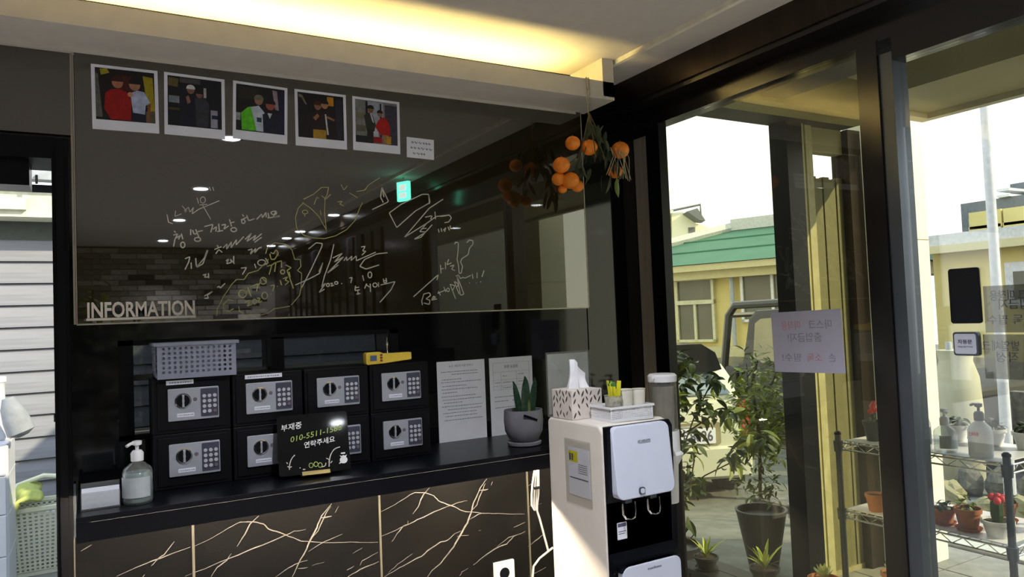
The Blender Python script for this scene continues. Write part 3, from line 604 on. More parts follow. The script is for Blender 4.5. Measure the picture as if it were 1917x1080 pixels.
# safes
def make_safe():
    t = thing('electronic_safe', 'safe', 'safe')
    MB().box(-.1035, .0995, .003, .17, 0, .1535).build('body', M('black_matt'), t, bev=.002)
    MB().box(-.094, .090, -.001, .003, .010, .1435).build('door', M('black_matt'), t, bev=.001)
    p = MB().rrect(0, .080, .134, .090, .003, -.007, -.001); p.build('face_plate', M('silver_plate'), t, bev=.0008)
    k = MB(); k.M = Matrix.Translation((-.028, -.007, .090)) @ Matrix.Rotation(math.pi/2, 4, 'X')
    k.lathe([(.0205, 0), (.0215, .003), (.0195, .005), (.0175, .003)], n=28, cap=False); kn = k.build('knob', M('chrome'), t, smooth=True)
    k = MB(); k.M = Matrix.Translation((-.028, -.0072, .090)) @ Matrix.Rotation(math.pi/2, 4, 'X')
    k.lathe([(.0178, 0), (.0178, .0016)], n=28); k.build('dial_recess', M('black_plastic'), kn)
    MB().prism([(-.0315, .073), (-.0245, .073), (-.0255, .084), (-.0245, .090), (-.0255, .096), (-.0245, .107), (-.0315, .107), (-.0305, .096), (-.0315, .090), (-.0305, .084)], -.014, -.007, 'y').build('grip', M('silver_plate'), kn, bev=.001)
    k = MB(); k.M = Matrix.Translation((.004, -.007, .092)) @ Matrix.Rotation(math.pi/2, 4, 'X'); k.lathe([(.0055, 0), (.005, .0015), (.0022, .0016)], n=16); k.build('keyhole', M('key_dark'), t, smooth=True)
    kp = MB().rrect(.0415, .081, .046, .079, .002, -.0085, -.007).build('keypad', M('keypad'), t)
    for r in range(4):
        for c in range(3):
            q = MB(); q.M = Matrix.Translation((.0275+c*.014, -.0085, .0995-r*.0145)) @ Matrix.Rotation(math.pi/2, 4, 'X')
            q.lathe([(.0054, 0), (.0054, .0018), (.0046, .0026)], n=12); q.build('key', M('key_dark' if (r, c) == (3, 2) else 'key'), kp, smooth=True)
    lb = MB().box(-.058, .014, -.0078, -.0072, .043, .0535).build('label_strip', M('paper'), t)
    q = MB(); x = -.054
    while x < .010: l_ = random.uniform(.002, .006); q.box(x, x+l_, -.0081, -.0077, .0465, .0495); x += l_+.0022
    q.build('print', M('ink_soft'), lb)
    return t
proto = make_safe(); SX = [.257, .466, .675, .884]
row = ['top row', 'bottom row']
where = ['at the left end, under the grey basket', 'second from left', 'third from left', 'at the right end']
for r in range(2):
    for c in range(4):
        s = proto if (r, c) == (0, 0) else copy_tree(proto)
        s.location = (SX[c], 2.298, 1.1105+(1-r)*.1545)
        s['label'] = ['black safe with short white label, top row, under the grey holed basket', 'black safe under a paper strip, top row, second from left', 'black safe directly above the small blackboard, top row, third from left', 'black safe below the yellow handheld meter, top row', 'black safe beside the sanitizer pump, bottom row, leftmost', 'black safe whose keypad hides behind the blackboard, bottom row', 'black safe showing only its keypad right of the blackboard, bottom row', 'black safe nearest the hung sheets, bottom row, rightmost'][r*4+c]
        s['group'] = 'small electronic safes on the counter'
        if (r, c) == (0, 0):
            for k in list(kids(s)):
                if k.name.startswith('label_strip'):
                    k.scale = (.62, 1, 1); k.location = (-.008, 0, .002)
for (x0, x1, z) in ((.187, .258, 1.4075), (.398, .505, 1.4085)):
    st = thing('paper_strip', 'narrow white printed paper strip above the %s safe plate' % ('leftmost top' if x0 < .3 else 'second top'), 'label', ((x0+x1)/2, 2.2962, z))
    MB().box(-(x1-x0)/2, (x1-x0)/2, -.0006, 0.0012, -.006, .006).build('sheet', M('paper'), st)
    q = MB(); x = -(x1-x0)/2+.008
    while x < (x1-x0)/2-.008: l_ = random.uniform(.002, .006); q.box(x, x+l_, -.001, -.0006, -.002, .0015); x += l_+.0022
    q.build('print', M('ink_soft'), st)
# grey holed basket on the safes
gb = thing('storage_basket', 'grey plastic basket with rows of round holes on top of the safes', 'basket', (.268, 2.36, 1.4195))
def holed_plate(w, h, nx, nz, r, t=.003):
    """front plate with real round holes, built cell by cell"""
    mb = MB(); cw, chh = w/nx, h/nz
    for i in range(nx):
        for j in range(nz):
            cx = -w/2+(i+.5)*cw; cz = (j+.5)*chh; O = []; I = []
            for k in range(8):
                a = math.pi/4*k+math.pi/4; ca, sa = math.cos(a), math.sin(a); m = max(abs(ca), abs(sa))
                O.append((cx+ca/m*cw/2, cz+sa/m*chh/2)); I.append((cx+r*ca, cz+r*sa))
            vs = [(x, 0, z) for x, z in O]+[(x, 0, z) for x, z in I]+[(x, t, z) for x, z in I]+[(x, t, z) for x, z in O]
            fs = []
            for k in range(8):
                q = (k+1) % 8; fs += [(k, q, 8+q, 8+k), (8+k, 8+q, 16+q, 16+k), (16+k, 16+q, 24+q, 24+k)]
            mb.add(vs, fs)
    return mb
b = MB(); T = Matrix.Translation
hp = holed_plate(.19, .078, 13, 6, .0042); b.M = T((0, -.082, .012)); b.add(hp.v, hp.f)
b.M = T((0, .08, .012)); b.add(hp.v, hp.f)
hs = holed_plate(.145, .078, 9, 6, .0042)
for x in (-.104, .101): b.M = T((x, 0, .012)) @ Matrix.Rotation(math.pi/2, 4, 'Z'); b.add(hs.v, hs.f)
b.M = None
for y in (-.082, .08):
    for x0, x1 in ((-.104, -.095), (.095, .104)): b.box(x0, x1, y, y+.003, .012, .090)
    b.box(-.104, .104, y, y+.003, 0, .012).box(-.104, .104, y, y+.003, .090, .098)
for x in (-.104, .101): b.box(x, x+.003, -.08, .08, 0, .012).box(x, x+.003, -.08, .08, .09, .098).box(x, x+.003, -.08, -.0725, .012, .09).box(x, x+.003, .0725, .08, .012, .09)
b.box(-.104, .104, -.08, .08, 0, .003)
b.build('body', M('grey_basket'), gb)
MB().box(-.112, .112, -.088, -.082, .092, .101).box(-.112, .112, .083, .089, .092, .101).box(-.112, -.104, -.082, .083, .092, .101).box(.104, .112, -.082, .083, .092, .101).build('rim', M('grey_basket'), gb)
# yellow handheld meter
ym = thing('handheld_meter', 'yellow handheld thermometer with small display lying on the safes', 'thermometer', (.846, 2.31, 1.4195))
MB().prism([(-.078, .004), (-.072, 0), (-.02, .002), (.078, .010), (.078, .034), (-.018, .034), (-.030, .040), (-.072, .040), (-.078, .036)], -.016, .016).build('body', M('yellow'), ym, bev=.003)
MB().rrect(-.054, .021, .030, .024, .002, -.018, -.0155).build('display_frame', M('yellow'), ym)
MB().rrect(-.054, .021, .022, .018, .001, -.0188, -.0178).build('display', M('lcd'), ym)
for z in (.012, .021, .030): MB().rrect(-.027, z, .008, .006, .002, -.018, -.0155).build('button', M('dark_red'), ym)
pn = thing('metal_pin', 'thin upright chrome pin standing behind the yellow meter', 'pin', (.858, 2.345, 1.4195))
MB().lathe([(.004, 0), (.004, .03), (.0025, .034), (.0025, .055), (.005, .06), (.005, .068), (.0015, .071), (.0015, .084)], n=12).build('pin_body', M('chrome'), pn, smooth=True)
# blackboard
bb = thing('blackboard_sign', 'small black message board with chalk-pen phone number leaning on the safes', 'sign', (.574, 2.205, 1.1125)); bb.rotation_euler = (math.radians(-16), 0, math.radians(-8))
MB().rrect(0, .094, .205, .176, .008, -.004, .004).build('board', M('black_gloss'), bb)
b = MB(); put_text(b, '부재중', .022, (-.062, -.0043, .140), (1, 0, .10), (.05, 0, 1), thick=.0004, bold=.01)
b.build('white_lettering', M('white_ink'), bb, label='white handwriting'); b = MB()
put_text(b, '연락주세요', .020, (.016, -.0043, .088), (1, 0, .12), (.05, 0, 1), thick=.0004, bold=.01)
b.build('white_lettering', M('white_ink'), bb, label='white handwriting')
b = MB(); put_text(b, '010-5511-1588', .023, (.008, -.0043, .114), (1, 0, .16), (.12, 0, 1), thick=.0004, width=.150)
b.build('green_lettering', M('pen_green'), bb, label='green handwritten number')
b = MB()
for s in [[(160, 120), (130, 150), (112, 200), (110, 240)], [(95, 210), (112, 222), (130, 215)], [(98, 190), (90, 175)], [(545, 90), (500, 100), (470, 130), (448, 180), (440, 250)], [(420, 175), (448, 190), (440, 215)], [(455, 220), (470, 205)], [(380, 245), (410, 240), (415, 215)], [(220, 250), (240, 250)], [(195, 232), (200, 236)]]:
    ribbon(b, [((x-325)/600*.205, -.0041, (275-y)/600*.205+.012) for x, y in smoothpath(s, 1)], .0026, (0, -1, 0), thick=.0004)
b.build('doodle', M('pen_white'), bb)
b = MB()
for c in ((-.012, .030), (.002, .032), (.014, .028)): ribbon(b, [(c[0]+x, -.0041, c[1]+y) for x, y in ell(0, 0, .006, .007, 10)], .002, (0, -1, 0), thick=.0004)
b.build('doodle', M('pen_green'), bb, label='green scribble')
b = MB(); b.prism(ell(.083, .036, .0115, .0105, 14)[:-1], -.0045, -.004, 'y').prism([(.072, .05), (.077, .043), (.09, .043), (.094, .051), (.088, .048), (.083, .050), (.078, .048)], -.0045, -.004, 'y').prism([(.068, .026), (.076, .027), (.074, .033)], -.0045, -.004, 'y').box(.0765, .0885, -.0045, -.004, .054, .058)
b.build('sticker', M('white_ink'), bb, label='white blob-shaped sticker')
MB().prism([(-.012, 0), (.022, 0), (.022, .012), (-.006, .012)], -.04, .04, 'x').build('base_block', M('wood'), bb, bev=.001, loc=(.0, -.012, .001))
# sanitizer bottle on the counter
def pump_bottle(name, label, loc_, h, r, liquid, label_mat, pump_m, neck=.012, group=None, square=False, lab=True, sc=1, ang=-2.4):
    t = thing(name, label, 'bottle', loc_, 0, group)
    prof = [(r*.9, 0), (r, .006), (r, h*.70), (r*.9, h*.80), (r*.55, h*.90), (neck, h*.95), (neck, h)]
    MB().lathe(prof, n=24).build('bottle_body', M('bottle_clear') if liquid is None or liquid == 'bottle_clear' else M(liquid), t, smooth=True)
    if lab:
        q = MB()
        vs = []; fs = []; n = 12
        for k in range(n+1):
            a = -math.pi*.5-1.2+2.4*k/n-.35
            for z in (h*.16, h*.62): vs.append((math.cos(a)*(r+.0008), math.sin(a)*(r+.0008), z))
        for k in range(n): fs.append((2*k, 2*k+2, 2*k+3, 2*k+1))
        q.add(vs, fs); lbl = q.build('label', M(label_mat), t)
    q = MB().lathe([(neck*1.25, h-.004), (neck*1.3, h+.018*sc), (neck*.9, h+.026*sc), (.0045, h+.027*sc), (.0045, h+.038*sc), (neck*.95, h+.042*sc), (neck*1.0, h+.052*sc), (.004, h+.054*sc)], n=18)
    q.tube([(0, 0, h+.047*sc), (math.cos(ang)*.02, math.sin(ang)*.02, h+.048*sc), (math.cos(ang)*.034, math.sin(ang)*.034, h+.043*sc)], .0045*sc)
    q.build('pump', M(pump_m), t, smooth=True)
    return t
mat('label_pale', (.42, .46, .48), .6)
pb = pump_bottle('sanitizer_bottle', 'clear hand sanitizer pump bottle on the left end of the counter', (.106, 2.19, 1.1103), .112, .036, None, 'label_pale', 'white_plastic', sc=.9)
MB().lathe([(.030, .004), (.0335, .010), (.0335, .074), (.030, .080)], n=24).build('liquid', mat('gel', (.30, .36, .36), .15), pb, smooth=True)
# card holder
ch = thing('card_holder', 'clear acrylic holder with white cards at the left end of the counter', 'card holder', (.021, 2.185, 1.1103))
MB().box(-.044, .044, -.010, -.008, 0, .044).box(-.044, .044, .028, .030, 0, .062).box(-.044, .044, -.008, .028, 0, .003).build('holder', M('clear_plastic'), ch)
for k in range(5): MB().box(-.042, .042, -.0065+k*.004, -.0045+k*.004, .0032, .054-.0006*k).build('card', M('paper'), ch)
# A4 sheets
def sheet(u0, v0, u1, v1, label, header, kind):
    a = at(u0, v0, Y=2.488); c = at(u1, v1, Y=2.488); w_ = .210 if c.x-a.x > .19 else c.x-a.x; h_ = a.z-c.z
    t = thing('paper_sheet', label, 'paper', ((a.x+c.x)/2, 2.4882, c.z), 0)
    wv = c.x-a.x
    MB().box(-wv/2, wv/2, -.0012, 0, 0, h_).build('sheet', M('paper'), t)
    q = MB(); D = -.0014
    def row_(z, x0, x1, hh=.0028):
        x = x0
        while x < x1: l_ = random.uniform(.003, .010); q.box(x, min(x+l_, x1), D-.0003, D, z, z+hh); x += l_+.0025
    if kind == 0:
        put_text(q, '※ 손 세정제 이용 안내 ※', .0105, (0, D, h_-.022), (1, 0, 0), (0, 0, 1), thick=.0003, width=wv*.5)
        zz = [(.040, -.42, .35), (.050, -.2, .35), (.068, -.40, 0), (.078, -.42, .42), (.092, -.4, .1), (.104, -.42, .33), (.116, -.4, -.1), (.130, -.42, .3), (.142, -.4, .42), (.153, -.38, 0), (.166, -.42, .42), (.178, -.3, .4), (.190, -.4, .3), (.202, -.36, .3), (.216, -.38, .42)]
        for z, a_, b_ in zz: row_(h_-z, a_*wv, b_*wv)
    else:
        put_text(q, '보관 요금표', .013, (0, D, h_-.040), (1, 0, 0), (0, 0, 1), thick=.0003, width=wv*.32, bold=.02)
        for z in (.020, .055, .085, .108, .122): q.box(-.42*wv, .42*wv, D-.0003, D, h_-z, h_-z+.0007)
        for x in (-.42, -.24, .12, .42): q.box(x*wv, x*wv+.0007, D-.0003, D, h_-.122, h_-.020 if abs(x) > .4 else h_-.055)
        for z, a_, b_ in [(.072, -.2, -.1), (.096, -.38, -.26), (.096, -.2, 0), (.116, -.2, 0), (.068, .16, .3), (.096, .16, .3), (.150, -.4, .1), (.166, -.4, -.1), (.166, 0, .3), (.190, -.4, .25)]: row_(h_-z, a_*wv, b_*wv)
    q.build('print', M('ink_soft'), t)
sheet(817, 678, 912, 822, 'left printed notice sheet with many text lines on the black glass', '', 0)
sheet(915, 671, 1001, 812, 'right printed price sheet with a table, behind the snake plant', '', 1)
# snake plant
sp_ = thing('snake_plant', 'snake plant in a round grey concrete pot at the right end of the counter', 'plant', (1.312, 2.245, 1.1103))
MB().lathe([(.050, 0), (.058, .003), (.060, .012), (.054, .013)], n=28).build('saucer', M('concrete_pot'), sp_, smooth=True)
MB().lathe([(.040, .0135), (.052, .022), (.066, .050), (.069, .085), (.067, .122), (.062, .122), (.062, .108)], n=32).build('pot', M('concrete_pot'), sp_, smooth=True)
MB().lathe([(.0615, .106), (.0615, .110)], n=24).build('soil', M('soil'), sp_)
q = MB(); q.M = Matrix.Translation((-.012, -.0675, .100)) @ Matrix.Rotation(math.radians(22), 4, 'Y'); q.box(-.028, .028, -.003, 0, -.004, .004); q.build('tag', M('black_plastic'), sp_)
for i, (x, y, hh, lx, rot, wv) in enumerate([(-.022, -.01, .118, -.16, .3, .034), (.0, -.015, .132, .03, -.1, .036), (.030, -.005, .125, .16, .2, .034), (.012, .012, .10, .05, .9, .028), (.002, -.034, .055, -.02, .1, .014)]):
    vs = []; fs = []; n = 9
    for k in range(n+1):
        t_ = k/n; wd = wv/2*(1-(t_-.35)**2*1.6 if t_ > .35 else .75+.25*t_/.35)*(1 if t_ < .8 else max(.04, math.sqrt(max(0, 1-((t_-.8)/.2)**2))))
        cx = x+lx*hh*t_**1.3; cy = y
        for s_, dy in ((-1, -.004), (0, .003), (1, -.004), (0, .006)): vs.append((cx+s_*wd*math.cos(rot), cy+s_*wd*math.sin(rot)+dy, .105+hh*t_))
    for k in range(n):
        a = 4*k
        for j in range(4): fs.append((a+j, a+(j+1) % 4, a+4+(j+1) % 4, a+4+j))
    fs += [(0, 1, 2, 3), (4*n, 4*n+1, 4*n+2, 4*n+3)]
    MB().add(vs, fs).build('leaf', M('leaf_snake_edge' if i == 4 else 'leaf_snake'), sp_, smooth=True)
# wall outlet and cable
ol = at(939, 1078, Y=2.482); ot = thing('wall_outlet', 'white wall socket on the dark marble below the counter', 'socket', (1.338, 2.4838, .60))
MB().rrect(0, 0, .086, .088, .004, -.009, 0).build('plate', M('ivory_plastic'), ot, bev=.001)
q = MB(); q.M = Matrix.Translation((0, -.009, 0)) @ Matrix.Rotation(math.pi/2, 4, 'X'); q.lathe([(.021, 0), (.021, .001)], n=24); q.build('socket', M('black_plastic'), ot)
cb = thing('power_cable', 'bundled white power cable hanging under the counter beside the dispenser', 'cable', (1.42, 2.2, 1.04))
C0 = Vector((1.42, 2.2, 1.04))
def cpt(u, v, Y=2.2): return at(u, v, Y=Y)-C0
for dx in (-5, -1, 3, 6):
    q = MB(); q.tube([cpt(1004+dx*.6, 880), cpt(1002+dx, 905), cpt(1001+dx*1.1, 925), cpt(1000+dx*.9, 945), cpt(1003+dx*.4, 955)], .0035, 6); q.build('cable_loop', M('ivory_plastic'), cb, smooth=True)
q = MB(); q.tube([cpt(1003, 950), cpt(1010, 970), cpt(1018, 1000), cpt(1026, 1030)], .0035, 6); q.tube([cpt(1035, 1025), cpt(1010, 1045), cpt(999, 1060), cpt(997, 1085), cpt(990, 1140)], .0035, 6); q.build('cable', M('ivory_plastic'), cb, smooth=True)
q = MB(); q.cyl(cpt(999, 914), cpt(1009, 912), .006, 8).build('cable_tie', M('black_plastic'), cb)
# ================================================================== WATER DISPENSER
X0, X1, Y0, Y1, ZT = 1.247, 1.492, 1.672, 1.985, 1.238
wd_ = thing('water_dispenser', 'tall white and black water dispenser in front of the counter end', 'water dispenser', ((X0+X1)/2, (Y0+Y1)/2, 0))
def L_(o): return loc(MB(), o)
b = L_(wd_); b.prism([(1.70, 0), (1.70, ZT-.02), (1.715, ZT-.004), (1.73, ZT), (Y1-.012, ZT), (Y1, ZT-.012), (Y1, 0)], X0, X1, 'x'); b.build('body', M('ivory_plastic'), wd_, bev=.006)
b = L_(wd_); b.prism([(1.7005, .02), (Y0+.012, .02), (Y0+.012, .83), (Y0+.006, .835), (Y0+.006, .86), (1.70, .88), (1.70, 1.02), (Y0+.012, 1.05), (Y0+.010, ZT-.02), (Y0+.022, ZT-.005), (1.7005, ZT-.003)], X0+.003, X1-.003, 'x'); b.build('front_frame', M('black_plastic'), wd_)
# upper door, leaning out towards its lower edge
q = L_(wd_); pts = rr(0, 0, .208, .200, .022, 6); yo = []
vs = []
for (x, z) in pts:
    y = Y0+.005-.020*(.1-z)/.2; vs.append((x+1.366, y, z+1.134))
for (x, z) in pts: vs.append((x+1.366, Y0+.022, z+1.134))
n = len(pts); q.add(vs, [list(range(n))]+[[i, (i+1) % n, n+(i+1) % n, n+i] for i in range(n)]+[list(range(2*n-1, n-1, -1))])
up_ = q.build('upper_panel', M('panel_white'), wd_, bev=.003)
q = L_(wd_); put_text(q, 'CUCKOO', .011, (1.372, Y0-.0005, 1.183), (1, 0, 0), (0, 0, 1), thick=.002, width=.046, bold=.03); q.build('logo', M('silver_plate'), up_)
q = L_(wd_); q.M = q.M @ Matrix.Translation((1.345, Y0-.016, 1.052)); q.rrect(0, 0, .020, .020, .006, -.002, .002).build('button', M('grey_alu'), up_)
q = L_(wd_); q.M = q.M @ Matrix.Translation((1.345, Y0-.019, 1.052)); q.rrect(0, 0, .014, .014, .005, -.001, .001).build('button_face', M('panel_white'), up_)
for i, tx in enumerate((1.312, 1.402)):
    q = L_(wd_); q.box(tx-.012, tx+.012, Y0+.004, Y0+.03, 1.018, 1.045).build('tap_spout', M('grey_alu'), wd_, bev=.002)
    q = L_(wd_); q.tube([(tx-.022, Y0+.006, 1.020), (tx-.022, Y0+.004, .990), (tx-.016, Y0, .978), (tx, Y0-.002, .975), (tx+.016, Y0, .978), (tx+.022, Y0+.004, .990), (tx+.022, Y0+.006, 1.020)], .0028, 8).build('tap_lever', M('chrome'), wd_, smooth=True)
q = L_(wd_); q.box(1.284, 1.318, 1.6985, 1.6995, .915, .962).build('label', M('paper'), wd_); q = L_(wd_); q.box(1.286, 1.316, 1.698, 1.6984, .950, .960).box(1.288, 1.314, 1.698, 1.6984, .936, .938).box(1.288, 1.310, 1.698, 1.6984, .930, .932).build('print', M('ink'), wd_)
q = L_(wd_); q.box(1.262, 1.478, Y0-.012, Y0+.008, .835, .850).build('drip_tray', M('black_plastic'), wd_, bev=.002)
q = L_(wd_); q.rrect(1.372, .50, .212, .70, .022, Y0-.014, Y0+.010).build('lower_panel', M('panel_white'), wd_, bev=.003)
q = L_(wd_); put_text(q, 'cuckoo', .010, (1.378, Y0-.0142, .830), (1, 0, 0), (0, 0, 1), thick=.0006, width=.050); q.build('logo', M('grey_alu'), wd_)
# energy label and manual in a clear pocket on the side
ep = thing('document_pocket', 'clear pocket with yellow energy label stuck to the side of the dispenser', 'label', (X0-.0005, 1.823, 1.0))
MB().box(-.003, -.002, -.066, .066, -.005, .185).build('pocket', glass('pocket_film', (.93, .93, .92), edge=1.2), ep)
MB().box(-.0009, 0, -.056, .052, .020, .160).build('sheet', M('paper'), ep)
MB().box(-.0013, -.0010, .002, .048, .118, .150).build('energy_mark', mat('energy_yellow', (.78, .72, .02), .6), ep)
q = MB(); q.box(-.0018, -.0014, .036, .044, .122, .142).box(-.0018, -.0014, .024, .032, .122, .142).box(-.0018, -.0010, -.048, .044, .070, .0725)
for z in (.112, .106, .100, .094, .088): q.box(-.0014, -.0010, -.045, .0, z, z+.0015)
q.build('print', M('ink'), ep)
# cup dispenser on the right side
cu = thing('cup_dispenser', 'clear paper cup dispenser tube on the right side of the dispenser', 'cup dispenser', (1.562, 1.80, .96))
MB().lathe([(.043, .22), (.043, .375)], n=28, cap=False).build('tube', M('clear_tube'), cu, smooth=True)
MB().lathe([(.030, .19), (.036, .355), (.037, .36)], n=24, cap=True).build('cup_stack', mat('cup_stack', (.30, .28, .24), .6), cu, smooth=True)
MB().lathe([(.0445, .374), (.0455, .392), (.040, .398)], n=28).tube([(-.044, -.01, .386), (-.052, -.012, .384)], .006).build('lid', M('white_plastic'), cu, smooth=True)
MB().lathe([(.034, 0), (.038, .115), (.052, .140), (.055, .150), (.046, .158), (.045, .222), (.0435, .222)], n=28).build('holder', M('white_plastic'), cu, smooth=True)
MB().box(-.069, -.040, -.012, .012, .06, .20).build('bracket', M('white_plastic'), cu)
# things standing on top
tz = ZT+.0003
sg = thing('acrylic_stand', 'clear acrylic sign stand with a notice behind the tissue box', 'sign', (1.330, 1.977, tz))
MB().box(-.085, .085, -.0015, .0015, 0, .200).box(-.085, .085, -.012, -.0016, 0, .003).build('holder', M('clear_plastic'), sg)
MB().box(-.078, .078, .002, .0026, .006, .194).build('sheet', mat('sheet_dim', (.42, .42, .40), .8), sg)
tb = thing('tissue_box', 'tissue box with dark feather print and a tissue sticking up', 'tissue box', (1.305, 1.905, tz), math.radians(2))
MB().box(-.055, .060, -.052, .052, 0, .088).build('box', M('box_cream'), tb, bev=.002)
q = MB(); rnd = random.Random(5)
def feather(px_, pz_, a_, s_, side):
    c_, s__ = math.cos(a_), math.sin(a_)
    poly = [(0, -1), (.28, -.2), (.22, .5), (0, 1), (-.22, .4), (-.25, -.3)]
    P_ = [(px_+s_*(x*c_-y*s__), pz_+s_*(x*s__+y*c_)) for x, y in poly]
    if side: q.prism(P_, -.0556, -.0550, 'x')
    else: q.prism(P_, -.0526, -.0520, 'y')
for i in range(7):
    for j in range(4):
        feather(-.045+i*.0155, .013+j*.021+.006*(i % 2), .45 if i % 2 else -.45, .0085+.003*rnd.random(), False) if rnd.random() < .75 else None
        if i < 6: feather(-.042+i*.0165, .013+j*.021+.006*(i % 2), .45 if i % 2 else -.45, .0085+.003*rnd.random(), True) if rnd.random() < .75 else None
q.build('feather_print', M('box_ink'), tb)
vs = []; fs = []; n = 8
for i in range(n+1):
    for j in range(7):
        t_ = i/n; s_ = j/6-.5; vs.append((.006+s_*.085*(1-t_*.62)+.024*t_*s_, s_*.02*math.sin(t_*3)+.008*math.sin(j*1.8), .086+t_*.092*(1-.75*max(0, s_+.15))))
for i in range(n):
    for j in range(6): a = i*7+j; fs.append((a, a+1, a+8, a+7))
MB().add(vs, fs).build('tissue', M('tissue'), tb, smooth=True)
wbk = thing('white_basket', 'small white woven plastic basket on the dispenser top', 'basket', (1.378, 1.775, tz), math.radians(-3))
q = MB(); w_, d_ = .150, .105
for k in range(2):
    y = (-d_/2, d_/2-.002)[k]
    hp = holed_plate(w_-.01, .030, 26, 6, .0018, .002); q.M = T((0, y, .008)); q.add(hp.v, hp.f)
for x in (-w_/2+.002, w_/2):
    hp = holed_plate(d_-.01, .030, 17, 6, .0018, .002); q.M = T((x, 0, .008)) @ Matrix.Rotation(math.pi/2, 4, 'Z'); q.add(hp.v, hp.f)
q.M = None; q.box(-w_/2, w_/2, -d_/2, d_/2, 0, .003)
for y in (-d_/2, d_/2-.002): q.box(-w_/2, w_/2, y, y+.002, .003, .008).box(-w_/2, -w_/2+.005, y, y+.002, .008, .038).box(w_/2-.005, w_/2, y, y+.002, .008, .038)
for x in (-w_/2, w_/2-.002): q.box(x, x+.002, -d_/2+.002, d_/2-.002, .003, .008)
q.build('woven_body', M('white_plastic'), wbk)
MB().box(-w_/2-.004, w_/2+.004, -d_/2-.004, -d_/2, .038, .044).box(-w_/2-.004, w_/2+.004, d_/2, d_/2+.004, .038, .044).box(-w_/2-.004, -w_/2, -d_/2, d_/2, .038, .044).box(w_/2, w_/2+.004, -d_/2, d_/2, .038, .044).build('rim', M('white_plastic'), wbk)
def cup(x, y, label, h=.072, r=.026, m='cup_paper', nm='paper_cup'):
    t = thing(nm, label, 'cup', (x, y, tz+.0035))
    MB().lathe([(r*.78, 0), (r, h), (r+.0015, h+.001), (r-.0015, h), (r*.76, .004)], n=24, cap=True).build('cup_body', M(m), t, smooth=True); return t
c1 = cup(1.336, 1.758, 'translucent cup holding the yellow stick packets', .070, .0265, 'frosted', 'plastic_cup')
cup(1.390, 1.775, 'wide pale cup in the middle of the white basket', .082, .0275, 'cup_paper')
cup(1.427, 1.752, 'pale cup at the right end of the white basket', .083, .0195)
for i in range(9):
    a = i*.7; t = thing('stick_packet', 'slim yellow stick packet standing in the translucent cup on the dispenser', 'packet', (1.336+.011*math.cos(a), 1.758+.010*math.sin(a), tz+.010), a, 'yellow stick packets in the cup')
    t.rotation_euler = (math.sin(a)*-.10, math.cos(a)*.10, a)
    q = MB(); q.prism([(-.006, -.001), (0, -.003), (.006, -.001), (.006, .001), (0, .003), (-.006, .001)], 0, .092, 'z'); q.build('packet_body', M('stick_yellow'), t)
    MB().box(-.006, .006, -.0012, .0012, .092, .100+.004*(i % 3)).build('packet_tip', M('stick_green' if i % 2 else 'stick_yellow'), t)
# ================================================================== HANGING FRUIT
hf = thing('hook_hanger', 'metal clip and wire hooked over the beam end holding the hanging fruit', 'hook', (1.668, 2.276, 2.32))
MB().tube([(0, .012, .135), (0, -.002, .140), (0, -.006, .13), (.004, -.006, .098)], .0025).tube([(.010, .012, .135), (.010, -.002, .140), (.010, -.006, .13), (.010, -.006, .098)], .0025).box(-.002, .012, -.009, -.005, .088, .100).build('clip', M('steel'), hf)
MB().tube(ell(0, 0, .007, .016, 12) and [(.006+x, -.006, .078+y) for x, y in ell(0, 0, .006, .014, 12)], .0018, 6).build('link', M('steel'), hf, smooth=True)
MB().tube([(-.001+x, -.006, .054+y) for x, y in ell(0, 0, .005, .013, 12)], .0018, 6).build('link', M('steel'), hf, smooth=True)
MB().tube([(0, -.006, .045), (-.004, -.008, .02), (0, -.006, -.01)], .0016, 6).build('wire', M('straw'), hf)
HZ = Vector((1.668, 2.265, 2.20))
bn = thing('leafy_bunch', 'drooping bunch of dark green leaves and twigs tied to the hanging citrus', 'leaves', HZ)
q = MB(); rnd = random.Random(11)
for i in range(7):
    a = i*.9; q.tube([(0, 0, .12), (.012*math.cos(a), .010*math.sin(a), .06), (.035*math.cos(a), .03*math.sin(a)-.005, -.01), (.06*math.cos(a), .04*math.sin(a)-.005, -.06)], .0022, 5)
q.tube([(0, 0, .12), (-.03, 0, .02), (-.06, 0, -.06), (-.12, 0, -.1)], .0025, 5).tube([(0, 0, .12), (.05, 0, .03), (.11, 0, -.03), (.125, 0, -.1)], .0025, 5)
q.build('twig', M('stem'), bn)
for i in range(52):
    if i < 34: p = Vector((rnd.uniform(-.035, .075), rnd.uniform(-.035, .03), rnd.uniform(-.02, .085)))
    elif i < 44: p = Vector((rnd.uniform(.055, .12), rnd.uniform(-.03, .02), rnd.uniform(-.12, -.02)))
    else: p = Vector((rnd.uniform(-.06, -.01), rnd.uniform(-.02, .02), rnd.uniform(-.12, -.03)))
    v, f = leafmesh(rnd.uniform(.045, .075), rnd.uniform(.014, .022), rnd.uniform(.1, .4))
    Rm = Matrix.Rotation(rnd.uniform(-.6, .6), 4, 'Y') @ Matrix.Rotation(rnd.uniform(0, 6.28), 4, 'Z') @ Matrix.Rotation(rnd.uniform(-1.7, -1.0), 4, 'X')
    q = MB(); q.add([p+(Rm @ Vector(x)) for x in v], f).build('leaf', M('leaf_bunch'), bn)
for k in range(10):
    q = MB(); x = .09+rnd.uniform(-.02, .05); q.tube([(x, -.03, -.015+rnd.uniform(-.01, .01)), (x+rnd.uniform(-.02, .03), -.035, -.05), (x+rnd.uniform(-.03, .03), -.03, -.11-rnd.uniform(0, .03))], .0016, 4); q.build('tendril', M('straw'), bn)
q = MB(); v, f = leafmesh(.075, .024, .1); Rm = Matrix.Rotation(-1.5, 4, 'X'); q.add([Vector((.112, -.01, -.125))+(Rm @ Vector(x)) for x in v], f); q.build('leaf', M('leaf_mid'), bn)
